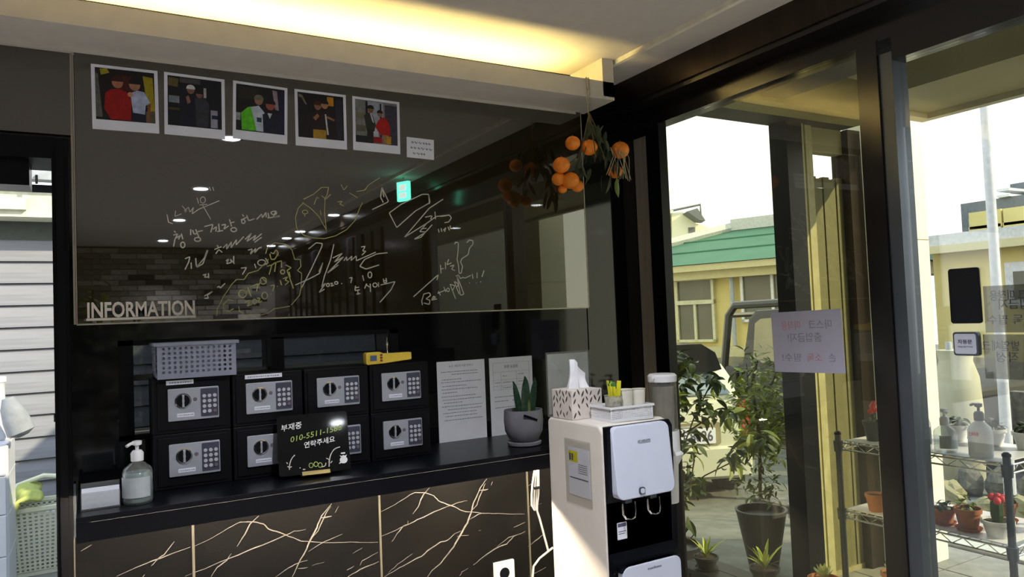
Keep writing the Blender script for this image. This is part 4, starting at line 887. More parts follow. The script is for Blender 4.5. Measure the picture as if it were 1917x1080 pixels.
FR = [((1072, 268), 15, 'round orange fruit at the upper left of the hanging bunch'), ((1103, 276), 17, 'round orange fruit in the upper middle just under the leaves'), ((1161, 281), 18.5, 'largest orange fruit, on the far right of the hanging bunch'), ((1151, 321), 15, 'orange fruit wrapped in dry tendrils below the large right one'),
      ((1051, 309), 17, 'round orange fruit at the middle left of the bunch'), ((1046, 335), 14, 'orange fruit tucked behind at the far lower left'), ((1068, 338), 17.5, 'round orange fruit low in the left cluster, in front'), ((1081, 348), 13, 'orange fruit at the lower right of the left cluster'), ((1053, 354), 9, 'small orange fruit at the very bottom of the left cluster')]
for i, ((u, v_), rp, lab) in enumerate(FR):
    Yf = 2.262+(.022 if i in (5, 7, 3) else 0)+(.03 if i == 8 else 0); p = at(u, v_, Y=Yf); r = rp*2.62/1387
    t = thing('orange_fruit', lab, 'fruit', p, rnd.uniform(0, 6), 'orange fruits in the hanging bunch')
    MB().ball((0, 0, 0), r, nu=24, nv=16, sq=(1, 1, .93)).build('peel', M('orange_skin'), t, smooth=True)
    MB().lathe([(.004, r*.91), (.003, r*.96), (.0015, r*1.12)], n=6).build('stalk', M('stem'), t)
# ================================================================== YARD BEYOND THE DOORWAY
YS = 6.4
struct(MB().box(-4.2, 2.3, 2.65, YS+.15, -.12, -.002), 'floor_yard', M('pavers'))
sw = MB().box(-4.2, 2.22, YS, YS+.12, 0, 2.62); sw = struct(sw, 'wall_yard', M('dark_green_grey'))
pr = None
for k in range(14):
    z = .05+k*.158
    if pr is None:
        pr = MB().prism([(-.036, 0), (-.030, .075), (-.012, .150), (0, .157), (0, 0)], -4.2, 2.22, 'x').build('siding_board', M('siding'), sw, loc=(0, YS, z))
    else: o = pr.copy(); COL.objects.link(o); o.location = (0, YS, z)
def yz(v): return at(60, v, Y=YS-.25).z
q = MB().box(-4.2, 2.22, YS-.30, YS-.05, yz(408), yz(362)).box(-4.2, -.36, YS-.34, YS-.30, yz(396), yz(374)); struct(q, 'trim_3', M('cream_beam'))
q = MB().box(-4.2, 2.22, YS-.42, YS-.30, yz(343), yz(318)); struct(q, 'trim_4', M('grey_awning'))
struct(MB().box(-4.2, 2.22, YS-.25, YS, yz(362), yz(345)).box(-.30, -.285, YS-.44, YS-.42, yz(352), yz(336)), 'trim_5', M('black_matt'))
struct(MB().box(2.24, 2.36, 2.75, YS+.12, -.1, 3.2), 'wall_yard_side', M('dark_wall'))
# drawer tower
dt = thing('drawer_cabinet', 'white plastic drawer tower at the left edge beyond the doorway', 'cabinet', (-.82, 5.55, 0))
a = at(38, 828, Y=5.3); zt = a.z; xr = a.x
b = MB(); xr -= -.78; xr -= .02; b.box(-.35, xr, -.25, .22, 0, zt).build('body', M('white_plastic'), dt, bev=.012)
zs = [0.03, zt*.30, zt*.56, zt*.80, zt-.02]
for z0, z1 in zip(zs, zs[1:]):
    MB().box(-.34, xr-.012, -.262, -.249, z0+.003, z1-.003).build('drawer', M('white_plastic'), dt, bev=.004)
for z in zs[1:-1]: MB().box(xr-.002, xr+.0015, -.24, .21, z-.003, z+.003).build('seam', M('white_plastic'), dt)
gbag = thing('grey_cloth_bag', 'grey rolled cloth bag leaning above the white drawer tower', 'bag', at(25, 815, Y=5.28))
c0 = at(25, 815, Y=5.28)
def q_(u, v): return at(u, v, Y=5.28)-c0
MB().tube([q_(14, 745), q_(20, 762), q_(30, 785), q_(40, 808), q_(44, 815)], [.03, .055, .07, .075, .03], 14).build('cloth', M('cloth_grey'), gbag, smooth=True)
MB().tube([q_(18, 770), q_(36, 766), q_(38, 772)], .012, 8).build('strap', M('white_plastic'), gbag, smooth=True)
ws = thing('white_container', 'white plastic container standing on the drawer tower', 'container', (at(2, 828, Y=5.5).x-.03, 5.55, zt+.001))
MB().lathe([(.08, 0), (.095, .02), (.095, .20), (.05, .25), (.05, .34), (.055, .35)], n=20).build('container_body', M('white_plastic'), ws, smooth=True)
MB().lathe([(.058, .35), (.058, .38), (.05, .385)], n=20).build('cap', M('white_plastic'), ws, smooth=True)
# laundry basket
fl = at(88, 1068, Z=0.0); bxw = .62*(at(128, 1000, Y=fl.y).x-at(40, 1000, Y=fl.y).x)
lb_ = thing('laundry_basket', 'tall cream slotted laundry basket with lime towel beyond the doorway', 'laundry basket', (fl.x-.02, fl.y+.06, 0))
H = at(88, 940, Y=fl.y).z; hw0, hw1 = .175, .21; hd0, hd1 = .13, .16
b = MB()
# four sloping grille walls built from strips with real slots
def grille(mb, A, Bv, Cv, D, nx, nz, bar=.35, t=.004):
    A, Bv, Cv, D = map(Vector, (A, Bv, Cv, D))
    nrm = (Bv-A).cross(D-A).normalized()*t
    def P(s, r): return (A*(1-s)+Bv*s)*(1-r)+(D*(1-s)+Cv*s)*r
    for i in range(nx+1):
        s0, s1 = max(0, (i-bar/2)/nx), min(1, (i+bar/2)/nx); v = [P(s0, 0), P(s1, 0), P(s1, 1), P(s0, 1)]; v += [x+nrm for x in v]
        mb.add(v, [(0, 1, 2, 3), (4, 7, 6, 5), (0, 4, 5, 1), (1, 5, 6, 2), (2, 6, 7, 3), (3, 7, 4, 0)])
    for j in range(nz+1):
        r0, r1 = max(0, (j-bar/2)/nz), min(1, (j+bar/2)/nz); v = [P(0, r0), P(1, r0), P(1, r1), P(0, r1)]; v += [x+nrm*.9 for x in v]
        mb.add(v, [(0, 1, 2, 3), (4, 7, 6, 5), (0, 4, 5, 1), (1, 5, 6, 2), (2, 6, 7, 3), (3, 7, 4, 0)])
zb, zt2 = .03, H-.03
c0_ = [(-hw0, -hd0, zb), (hw0, -hd0, zb), (hw0, hd0, zb), (-hw0, hd0, zb)]; c1_ = [(-hw1, -hd1, zt2), (hw1, -hd1, zt2), (hw1, hd1, zt2), (-hw1, hd1, zt2)]
for i in range(4):
    j = (i+1) % 4; grille(b, c0_[i], c0_[j], c1_[j], c1_[i], 13 if i % 2 == 0 else 9, 16, .5)
b.box(-hw0, hw0, -hd0, hd0, 0, .03); b.build('grille', M('cream_plastic'), lb_)
b = MB(); b.box(-hw1-.015, hw1+.015, -hd1-.015, -hd1+.004, zt2, H).box(-hw1-.015, hw1+.015, hd1-.004, hd1+.015, zt2, H).box(-hw1-.015, -hw1+.004, -hd1, hd1, zt2, H).box(hw1-.004, hw1+.015, -hd1, hd1, zt2, H); b.build('rim', M('cream_plastic'), lb_, bev=.004)
ins = MB(); ins.prism([(-hw1*.8, .1), (hw1*.8, .1), (hw1*.9, H-.06), (-hw1*.9, H-.06)], -hd1*.6, hd1*.6).build('laundry', M('white_plastic'), lb_)
b = MB(); b.tube([(-hw1, .05, H-.01), (-hw1*.7, .10, H+.11), (0, .13, H+.15), (hw1*.7, .10, H+.13), (hw1+.02, .05, H)], .016, 8).build('handle', M('cream_plastic'), lb_, smooth=True)
b = MB(); n = 10; vs = []; fs = []
for i in range(n+1):
    for j in range(7): t_ = i/n; vs.append((-.27+.20*t_+.015*math.sin(j), -.20+.06*j-.03*math.sin(t_*6), H+.01+.11*math.sin(.25+t_*2.3)*(.6+j*.08)+.012*math.sin(j*2.2+t_*7)-.10*max(0, 1-t_*3)))
for i in range(n):
    for j in range(6): a_ = i*7+j; fs.append((a_, a_+1, a_+8, a_+7))
tw = thing('towel', 'lime green towel draped over the left rim of the laundry basket', 'towel', (lb_.location.x+.07, lb_.location.y-.03, 0)); b.add(vs, fs); to = b.build('cloth', M('towel'), tw, smooth=True)
mo = to.modifiers.new('s', 'SOLIDIFY'); mo.thickness = .02
# wire hook on the door frame
hk = thing('coat_hook', 'small black curled metal hook on the doorway frame', 'hook', (-.0855, 2.485, 1.322))
P = [at(u, v, Y=2.485)-Vector((-.0855, 2.485, 1.322)) for u, v in [(133, 750), (120, 752), (113, 753), (107, 748), (107, 744), (111, 742)]]
P2 = [at(u, v, Y=2.485)-Vector((-.0855, 2.485, 1.322)) for u, v in [(113, 753), (108, 757), (112, 760), (118, 757)]]
MB().tube(P, .0035, 8).tube(P2, .0035, 8).build('hook_wire', M('black_plastic'), hk, smooth=True)
MB().box(-.003, .002, -.008, .008, -.012, .012).build('plate', M('grey_alu'), hk)
# ================================================================== NOTICES ON THE GLASS
def gsheet(name, u0, v0, u1, v1, label, texts, x=2.0838, m='paper', tm='ink_soft'):
    a = at(u0, v0, X=x); c = at(u1, v1, X=x); t = thing(name, label, 'notice', (x, (a.y+c.y)/2, (a.z+c.z)/2))
    hy = abs(a.y-c.y)/2; hz = abs(a.z-c.z)/2
    MB().box(-.0005, .0005, -hy, hy, -hz, hz).build('sheet', M(m), t)
    q = MB(); q2 = MB()
    for (txt, y, z, s, wd, col) in texts: put_text(q2 if col else q, txt, s, (-.0009, y*hy, z*hz), (0, 1, 0), (0, 0, 1), thick=.0018, width=wd)
    if q.v: q.build('print', M(tm), t)
    if q2.v: q2.build('red_print', mat('faded_red', (.55, .28, .32), .8), t)
    return t
mat('paper_window', (.52, .53, .70), .8, noise=.02)
t = gsheet('paper_notice', 1444, 584, 1582, 701, 'white paper notice with mirrored mask warning on the large window', [('마스크', -.42, .42, .034, .088, 0), ('미착용', .42, .42, .034, .078, 1), ('출입금지!', .05, .02, .034, .135, 0), ('손', -.68, -.62, .030, .028, 0), ('소독', -.2, -.62, .030, .060, 1), ('필수!', .45, -.62, .030, .080, 0)], m='paper_window')
t.rotation_euler = (math.radians(-1.2), 0, 0)
glass('paper_thin', (.52, .52, .50), edge=.5, rough=.4, veil=.12)
gsheet('paper_notice', 1840, 536, 1990, 622, 'upper see-through notice at the right edge, on the entrance door', [('마스크 미착용', .1, .40, .030, .13, 0), ('출입금지', .05, .02, .030, .10, 0), ('손 소독 필수', .1, -.62, .028, .15, 0)], x=2.0942, m='paper_thin', tm='ink')
gsheet('paper_notice', 1840, 626, 1990, 715, 'lower see-through notice at the right edge, on the entrance door', [('출입시 발열체크', .1, .3, .030, .17, 0), ('명부 작성', .0, -.2, .030, .12, 0)], x=2.0942, m='paper_thin', tm='ink')
def glassbox(name, u0, v0, u1, v1, label, cat, m, r, th):
    a = at(u0, v0, X=2.08); c = at(u1, v1, X=2.08); t = thing(name, label, cat, (2.0828, (a.y+c.y)/2, (a.z+c.z)/2))
    MB().rrect(0, 0, abs(a.y-c.y), abs(a.z-c.z), r, -th, 0, 'x').build('housing', M(m), t, bev=.001); return t, abs(a.y-c.y), abs(a.z-c.z)
glassbox('door_sensor', 1775, 504, 1840, 605, 'black rounded rectangular sensor plate on the door glass', 'sensor', 'black_plastic', .008, .006)
t, a_, c_ = glassbox('door_button', 1788, 621, 1838, 666, 'small white rounded push button under the black sensor plate', 'button', 'grey_alu', .008, .016)
MB().rrect(0, 0, a_*.86, c_*.84, .006, -.018, -.0155, 'x').build('button_face', M('panel_white'), t, bev=.0005)
q = MB(); put_text(q, '자동문', .013, (-.0182, 0, .001), (0, -1, 0), (0, 0, 1), thick=.0004, width=.038, bold=.02); put_text(q, 'PUSH BUTTON', .006, (-.0182, 0, -.010), (0, -1, 0), (0, 0, 1), thick=.0004, width=.038); q.build('print', M('ink'), t)
# ================================================================== OUTSIDE
def gz(x, y):
    d = max(0, min(1, (math.hypot(x, y)-5.2)/2.2)); return -.01-.30*d*d*(3-2*d)
vs = []; fs = []; NX, NY = 60, 60
for i in range(NX+1):
    for j in range(NY+1):
        x = 2.14+(i/NX)**1.5*30; y = -9+40*j/NY; vs.append((x, y, gz(x, y)-.002))
for i in range(NX):
    for j in range(NY): a_ = i*(NY+1)+j; fs.append((a_, a_+1, a_+NY+2, a_+NY+1))
struct(MB().add(vs, fs), 'ground', M('asphalt'), smooth=True)
# entrance paving slabs
pv = struct(MB().box(2.15, 4.72, -4.5, 2.95, -.02, -.008), 'path', M('mortar')); pr = None
for i in range(6):
    for j in range(16):
        x = 2.36+i*.425; y = -3.6+j*.425
        if y > 2.8: continue
        if pr is None: pr = MB().box(-.208, .208, -.208, .208, -.008, .002).build('paving_slab', M('pavers'), pv, loc=(x, y, 0))
        else: o = pr.copy(); COL.objects.link(o); o.location = (x, y, random.uniform(-.001, .001))
kb = struct(MB().box(4.72, 4.74, -4.5, 4.4, -.06, .0), 'kerb', M('mortar')); pr = None
for j in range(10):
    y = -4.1+.86*j
    if pr is None: pr = MB().box(0, .16, -.42, .42, -.1, .012).build('kerbstone', M('kerb'), kb, loc=(4.74, y, 0))
    else: o = pr.copy(); COL.objects.link(o); o.location = (4.74, y, 0)
# canopy
cn = thing('entrance_canopy', 'olive entrance canopy roof over the doorway outside', 'canopy', (2.15, 0, 2.6))
b = loc(MB(), cn); b.box(2.15, 3.95, 2.74, 2.92, 2.60, 2.90); b.build('end_fascia', M('canopy_dark'), cn)
b = loc(MB(), cn); b.box(2.15, 3.95, 2.56, 2.74, 2.60, 2.88); b.build('end_beam', M('canopy_olive'), cn)
b = loc(MB(), cn); b.box(2.15, 4.00, -4.5, 2.56, 2.80, 2.92); b.build('soffit', M('canopy_light'), cn)
b = loc(MB(), cn); b.box(2.62, 3.12, -4.5, 2.56, 2.62, 2.80); b.build('cross_beam', M('canopy_dark'), cn)
b = loc(MB(), cn); b.box(3.62, 4.20, -4.5, 2.45, 2.63, 2.80); b.build('edge_beam', M('canopy_olive'), cn)
b = loc(MB(), cn); b.box(4.20, 4.26, -4.5, 2.52, 2.60, 2.92).box(3.95, 4.20, 2.45, 2.52, 2.60, 2.92); b.build('edge_fascia', M('canopy_light'), cn)
def column(x, y, label):
    t = thing('canopy_column', label, 'column', (x, y, -.005), group='cream canopy columns')
    MB().box(-.16, .16, -.16, .16, 0, 1.93).build('lower_shaft', M('cream_column'), t)
    MB().box(-.158, .158, -.158, .158, 1.93, 1.936).build('joint', M('canopy_olive'), t)
    MB().box(-.16, .16, -.16, .16, 1.936, 3.2).build('upper_shaft', M('cream_column'), t); return t
column(4.31, 2.81, 'bright cream square column beyond the door glass'); column(4.42, -2.0, 'cream square column seen mirrored in the dark panel')
# posts and board wall at the canopy end
ps = thing('canopy_post', 'black steel post with a pale edge strip seen through the large window', 'post', (3.60, 2.86, 0))
xa = at(1480, 400, Y=2.80).x; xb = at(1509, 400, Y=2.80).x
b = loc(MB(), ps).box(xa, xb, 2.80, 2.92, 0, 2.6); b.build('post_shaft', M('black_plastic'), ps)
x0, x1 = at(1509, 400, Y=2.80).x, at(1515, 400, Y=2.80).x
b = loc(MB(), ps).box(x0, x1, 2.81, 2.92, 0, 2.6); b.build('edge_strip', mat('pale_olive', (.42, .39, .20), .5), ps)
x0, x1 = at(1521, 400, Y=2.80).x, at(1533, 400, Y=2.80).x
bw = thing('board_screen', 'olive boarded screen wall between the black canopy posts', 'screen', (3.8, 2.9, 0))
b = loc(MB(), bw).box(x0, x1, 2.82, 2.92, 0, 2.6); b.build('edge_post', M('pale_olive'), bw)
xe = at(1580, 400, Y=2.85).x; n = 5
zt_ = at(1550, 332, Y=2.85).z
for i in range(n):
    a_ = x1+(xe-x1)*i/n; b = loc(MB(), bw).box(a_+.003, x1+(xe-x1)*(i+1)/n-.003, 2.85+.006*(i % 2), 2.88, .03, zt_-.01*(i % 2)); b.build('board', mat('olive_board', (.15, .14, .055), .6), bw)
b = loc(MB(), bw).box(x1, xe, 2.845, 2.885, 0, .03); b.build('bottom_rail', M('canopy_olive'), bw)
b = loc(MB(), bw).box(x1, xe, 2.84, 2.90, at(1550, 288, Y=2.85).z, 2.6); b.build('top_panel', M('canopy_olive'), bw)
p2 = thing('canopy_post', 'black steel post right behind the door jamb, right of the boards', 'post', (4.02, 2.86, 0))
b = loc(MB(), p2).box(xe+.005, at(1618, 400, Y=2.80).x, 2.80, 2.92, 0, 2.6); b.build('post_shaft', M('brown_metal'), p2)
# wire rack
XR0, XR1 = 2.52, 2.88; YR0 = at(1885, 870, X=XR0).y; YR1 = at(1569, 828, X=XR0).y
rk = thing('wire_shelf_rack', 'chrome wire shelf rack holding bottles and pots outside the glass', 'shelf', ((XR0+XR1)/2, (YR0+YR1)/2, 0))
LV = [1.02, .76, .45]
for x in (XR0, XR1):
    for y in (YR0, YR1):
        q = loc(MB(), rk); q.cyl((x, y, -.005), (x, y, 1.05), .0115, 10)
        for k in range(42): q.lathe([(.0125, 0), (.0125, .004)], (x, y, .02+k*.0243), 8)
        q.build('post', M('grey_alu'), rk, smooth=True)
        q = loc(MB(), rk); q.lathe([(.0135, 1.05), (.0135, 1.058), (.006, 1.064)], (x, y, 0), 10); q.build('cap', M('black_plastic'), rk)
for li, z in enumerate(LV):
    q = loc(MB(), rk)
    for dz in (0, -.026):
        q.tube([(XR0, YR0, z+dz), (XR0, YR1, z+dz), (XR1, YR1, z+dz), (XR1, YR0, z+dz), (XR0, YR0, z+dz)], .0035, 6)
    for x in (XR0, XR1):
        m_ = 16; pts = [(x, YR0+(YR1-YR0)*k/m_, z-(.026 if k % 2 else 0)) for k in range(m_+1)]; q.tube(pts, .002, 5)
    for y in (YR0, YR1):
        m_ = 10; pts = [(XR0+(XR1-XR0)*k/m_, y, z-(.026 if k % 2 else 0)) for k in range(m_+1)]; q.tube(pts, .002, 5)
    for k in range(1, 18):
        y = YR0+(YR1-YR0)*k/18; q.tube([(XR0, y, z+.003), (XR1, y, z+.003)], .0018, 4)
    q.build('wire_shelf', M('chrome'), rk)
    for (x, y) in ((XR0, YR0), (XR0, YR1), (XR1, YR0), (XR1, YR1)):
        q = loc(MB(), rk); q.lathe([(.016, z-.035), (.018, z+.006)], (x, y, 0), 10); q.build('collar', M('grey_alu'), rk)
    if li < 2:
        q = loc(MB(), rk); q.box(XR0+.01, XR1-.01, YR0+.02, YR1-.02, z+.005, z+.009); q.build('shelf_liner', M('clear_plastic') if li == 5 else M('white_plastic'), rk)
ZU, ZL, ZB = 1.0293, .7693, .4553
def on(u, v, z): p = at(u, v, Z=z); return (p.x, p.y, z)
pump_bottle('pump_bottle', 'tall clear pump bottle, leftmost on the upper rack shelf', (2.562, 1.588, ZU), .130, .030, None, 'label_pale', 'white_pot')
pump_bottle('pump_bottle', 'squat clear pump bottle in the middle of the upper rack shelf', (2.575, 1.512, ZU), .095, .036, None, 'label_pale', 'white_pot')
mat('lotion', (.62, .64, .66), .4)
pbz = pump_bottle('pump_bottle', 'white pump bottle with black pump and red print on the upper rack shelf', (2.562, 1.388, ZU), .125, .036, 'lotion', 'white_pot', 'black_plastic', ang=1.2)
q = MB(); put_text(q, '손소독제', .014, (-.0374, 0, .075), (0, -1, 0), (0, 0, 1), thick=.002, width=.030, bold=.03); q.build('red_print', M('red_print'), pbz)
def pot(name, label, loc_, r, h, m, plant=None, group=None, seed=0, saucer=True):
    t = thing(name, label, 'plant' if plant else 'pot', loc_, 0, group); rnd = random.Random(seed)
    s0 = .006 if saucer else 0
    if saucer: MB().lathe([(r*.85, 0), (r*1.02, .010), (r*.98, .011), (r*.80, .003)], n=20).build('saucer', M(m), t, smooth=True)
    MB().lathe([(r*.68, s0), (r*.92, h*.80), (r*1.02, h*.80), (r*1.04, h), (r*.95, h), (r*.9, h*.86)], n=22).build('pot', M(m), t, smooth=True)
    MB().lathe([(r*.90, h*.80), (r*.90, h*.88)], n=16).build('soil', M('soil'), t)
    z0 = h*.87
    if plant == 'cactus_red':
        MB().lathe([(r*.30, z0), (r*.42, z0+r*.5), (r*.40, z0+r*1.3), (r*.2, z0+r*1.5)], n=8).build('stem', M('leaf_dark'), t)
        q = MB()
        for k in range(7): q.ball((rnd.uniform(-.35, .35)*r, rnd.uniform(-.35, .35)*r, z0+r*1.55+rnd.uniform(-.1, .25)*r), r*.26, nu=8, nv=5)
        q.build('red_cap', M('pink_flower'), t, smooth=True)
    elif plant == 'rosette':
        for k in range(12):
            v, f = leafmesh(r*.9, r*.34, -.3, .3); a = k*2.4; Rm = Matrix.Rotation(a, 4, 'Z') @ Matrix.Rotation(.3+.06*k, 4, 'X')
            MB().add([Vector((0, 0, z0+.012))+(Rm @ Vector(x)) for x in v], f).build('leaf', M('succulent'), t)
    elif plant == 'bush':
        foliage(MB(), (0, 0, z0+r*.7), (r*.8, r*.8, r*.6), 30, r*.7, r*.3, rnd).build('foliage', M('leaf_mid'), t)['kind'] = 'stuff'
    elif plant == 'dark_bush':
        foliage(MB(), (0, 0, z0+r*.5), (r*.8, r*.8, r*.4), 26, r*.7, r*.35, rnd).build('foliage', M('leaf_dark'), t)['kind'] = 'stuff'
    elif plant == 'spiky':
        for k in range(14):
            a = k*2.4; lh = r*rnd.uniform(1.3, 2.3); v, f = leafmesh(lh, r*.28, .25, .35); Rm = Matrix.Rotation(a, 4, 'Z') @ Matrix.Rotation(rnd.uniform(.7, 1.35), 4, 'X')
            MB().add([Vector((0, 0, z0))+(Rm @ Vector(x)) for x in v], f).build('leaf', M('leaf_bright' if k % 2 else 'leaf_mid'), t)
    elif plant == 'red_top':
        MB().tube([(0, 0, z0), (.002, 0, z0+.035)], .004, 6).build('stem', M('leaf_dark'), t)
        q = MB()
        for k in range(6): q.ball((.002+rnd.uniform(-.008, .008), rnd.uniform(-.008, .008), z0+.045+k*.006), .011, nu=8, nv=5)
        q.build('bloom', M('red_flower'), t, smooth=True)
        q = MB(); foliage(q, (0, 0, z0+.012), (.02, .02, .012), 14, .02, .008, rnd).build('foliage', M('leaf_dark'), t)['kind'] = 'stuff'
    return t
G1 = 'small pots on the upper rack shelf'; G2 = 'small pots on the lower rack shelf'
pot('potted_flower', 'small dark pot with bright red bloom beside the door jamb', (2.60, 1.80, ZU), .038, .075, 'black_pot', 'red_top', G1, 1, False)
pot('potted_succulent', 'white square-rimmed pot behind the middle pump bottle', (2.80, 1.60, ZU), .042, .06, 'white_pot', 'dark_bush', G1, 2, False)
pot('potted_succulent', 'white pot with dark leaves right behind the red-print bottle', (2.80, 1.475, ZU), .045, .06, 'white_pot', 'dark_bush', G1, 3, False)
pot('potted_succulent', 'white pot with low dark leaves at the right end of the upper shelf', (2.80, 1.36, ZU), .045, .06, 'white_pot', 'dark_bush', G1, 4, False)
pot('terracotta_pot', 'empty orange terracotta pot left of the jamb on the lower rack shelf', (2.572, 1.79, ZL), .036, .065, 'terracotta', None, G2, 5, False)
pot('potted_succulent', 'brown pot just right of the jamb on the lower rack shelf', (2.61, 1.635, ZL), .036, .07, 'terracotta', 'rosette', G2, 6)
pot('potted_succulent', 'brown pot with grey rosette, second right of the jamb', (2.60, 1.548, ZL), .038, .055, 'terracotta', 'dark_bush', G2, 7)
pot('potted_succulent', 'brown pot with green leafy plant on the lower rack shelf', (2.59, 1.46, ZL), .042, .075, 'terracotta', 'bush', G2, 8)
pot('potted_cactus', 'white pot with red-capped cactus on the lower rack shelf', (2.59, 1.365, ZL), .048, .055, 'white_pot', 'cactus_red', G2, 9, False)
pot('potted_succulent', 'brown pot behind the red-capped cactus on the lower rack shelf', (2.78, 1.44, ZL), .040, .07, 'terracotta', 'bush', G2, 10)
pot('terracotta_pot', 'terracotta pot behind the right rack post on the lower shelf', (2.76, 1.31, ZL), .045, .075, 'terracotta', 'dark_bush', G2, 11)
# low bench with pots at the bottom of the view
pb2 = thing('plant_bench', 'low dark plant bench outside the window, left of the wire rack', 'bench', (2.58, 2.32, 0))
for k in range(2): MB().box(-.17+k*.095, -.08+k*.095, -.30, .42, .335, .355).build('slat', M('black_pot'), pb2)
for x in (-.145, -.005):
    for y in (-.26, .36): MB().box(x-.02, x+.02, y-.02, y+.02, -.005, .335).build('leg', M('black_pot'), pb2)
    MB().box(x-.012, x+.012, -.24, .34, .30, .334).build('rail', M('black_pot'), pb2)
G3 = 'pots along the foot of the window'
pot('potted_succulent', 'pale rosette succulent in a brown bowl at the bottom beside the rack post', (2.56, 2.03, .3553), .062, .10, 'terracotta', 'rosette', G3, 12)
pot('potted_aloe', 'bright green spiky plant at the bottom left of the brown bowl', (2.52, 2.30, .3553), .062, .08, 'black_pot', 'spiky', G3, 13)
pot('potted_aloe', 'green spiky plant farthest left along the foot of the window', (2.47, 2.60, .3553), .055, .06, 'black_pot', 'spiky', G3, 14)
pot('potted_succulent', 'small brown pot with rosette between the rack posts on the lowest shelf', (2.66, 1.80, ZB), .040, .065, 'terracotta', 'rosette', G3, 15)
# leafy shrub outside the window with separate leaves
sh = thing('leafy_shrub', 'dark green leafy shrub in a black pot in front of the white car', 'shrub', (2.80, 3.20, -.01))
MB().lathe([(.10, 0), (.15, .26), (.16, .28), (.14, .28), (.13, .25)], n=22).build('pot', M('black_pot'), sh, smooth=True)
def rel(u, v, X, o): return at(u, v, X=X)-o.location
br = [[(1270, 1010), (1262, 900), (1262, 780), (1268, 680)], [(1264, 880), (1300, 780), (1340, 700)], [(1264, 930), (1320, 890), (1380, 860), (1425, 832)], [(1266, 960), (1290, 920), (1300, 860)], [(1264, 820), (1300, 800), (1330, 780)], [(1268, 990), (1290, 1010), (1300, 1000)]]
for i, p in enumerate(br):
    q = MB(); q.tube([(0, 0, .2)]+[rel(u, v, 2.80+.03*(i % 3), sh) for u, v in p] if i == 0 else [rel(u, v, 2.80+.03*(i % 3 if k else 0), sh) for k, (u, v) in enumerate(p)], .007 if i == 0 else .004, 6); q.build('branch', M('stem'), sh)
rnd = random.Random(21)
clusters = [((1268, 690), 34, 32), ((1335, 710), 18, 16), ((1280, 750), 34, 36), ((1330, 765), 26, 22), ((1365, 775), 14, 12), ((1275, 810), 28, 30), ((1300, 840), 18, 14), ((1400, 838), 26, 22), ((1360, 862), 20, 16), ((1275, 885), 26, 30), ((1262, 930), 26, 30), ((1300, 905), 16, 14), ((1270, 975), 22, 14), ((1425, 820), 14, 12)]
lm = []
for k in range(6):
    v, f = leafmesh(.066+.006*k, .032+.003*(k % 3), .15+.08*k, .3); me = bpy.data.meshes.new('leaf'); me.from_pydata(v, [], f); me.materials.append(M('leaf_dark' if k < 4 else 'leaf_mid')); lm.append(me)
for (u, v_), rad, n in clusters:
    for _ in range(n):
        a = rnd.uniform(0, 6.28); r_ = rad*math.sqrt(rnd.random()); o = bpy.data.objects.new('leaf', rnd.choice(lm)); COL.objects.link(o); o.parent = sh
        o.location = rel(u+r_*math.cos(a), v_+r_*math.sin(a), 2.80+rnd.uniform(-.10, .10), sh)
        o.rotation_euler = (rnd.uniform(-1.0, .6), rnd.uniform(-.7, .7), rnd.uniform(0, 6.28))
# young tree in a tall planter
tx = at(1425, 962, Z=.34); tp = thing('potted_tree', 'slender leafy young tree in a tall dark tapered planter', 'tree', (tx.x, tx.y, gz(tx.x, tx.y)))
MB().lathe([(.075, 0), (.140, .35), (.150, .38), (.135, .38), (.125, .34)], n=24).build('planter', M('black_pot'), tp, smooth=True)
q = MB(); q.tube([(0, 0, .45), (.02, .0, .8), (.0, .02, 1.1), (.03, 0, 1.25)], .010, 8).tube([(.02, 0, .75), (-.10, .05, 1.0)], .006, 6).tube([(.01, 0, .9), (.12, -.05, 1.15)], .006, 6); q.build('trunk', M('stem'), tp, smooth=True)
q = foliage(MB(), (.04, 0, .92), (.25, .20, .34), 900, .06, .021, random.Random(8), mi=(0, 0, 1)); foliage(q, (.0, 0, .52), (.20, .16, .12), 160, .05, .016, random.Random(9), mi=(1,)); foliage(q, (.05, 0, 1.25), (.12, .12, .14), 60, .05, .016, random.Random(10), mi=(1,)); q.build('foliage', [M('leaf_bright'), M('leaf_mid')], tp)['kind'] = 'stuff'
# parked hatchback seen from behind
az = math.radians(23.6)
dcar = Vector((math.sin(az), math.cos(az), 0)); rcar = Vector((math.cos(az), -math.sin(az), 0))
cc = CAM+(ex_w*(1262-PX)+ey_w*(-(780-PY))+ez_w*(-FPX))/FPX*7.2
car = thing('white_car', 'pale white hatchback parked outside, seen from behind through the window', 'car', (cc.x, cc.y, gz(cc.x, cc.y)), -az)
ZG = gz(cc.x, cc.y)
def loft(mb, secs, mi=0, ends=True):
    n = len(secs[0]); vs = [p for s in secs for p in s]; fs = []
    for i in range(len(secs)-1):
        for k in range(n): fs.append((i*n+k, i*n+(k+1) % n, (i+1)*n+(k+1) % n, (i+1)*n+k))
    if ends: fs += [list(range(n)), [(len(secs)-1)*n+k for k in range(n)]]
    return mb.add(vs, fs, mi)
def ring(y, zb, zt, wb, wt, r=.12):
    h = zt-zb; return [(-wb+r*.4, y, zb), (wb-r*.4, y, zb), (wb, y, zb+h*.25), (wb, y, zb+h*.6), (wt, y, zt-r*.5), (wt-r, y, zt), (-wt+r, y, zt), (-wt, y, zt-r*.5), (-wb, y, zb+h*.6), (-wb, y, zb+h*.25)]
q = MB(); loft(q, [ring(-.02, .30, .80, .70, .66), ring(.05, .24, .96, .76, .72), ring(.3, .22, 1.02, .80, .76), ring(1.2, .22, 1.0, .82, .78), ring(2.6, .22, .98, .82, .77), ring(3.3, .24, .92, .80, .70), ring(3.75, .30, .72, .70, .55)])
cb_ = q.build('body', M('car_white'), car, smooth=True)
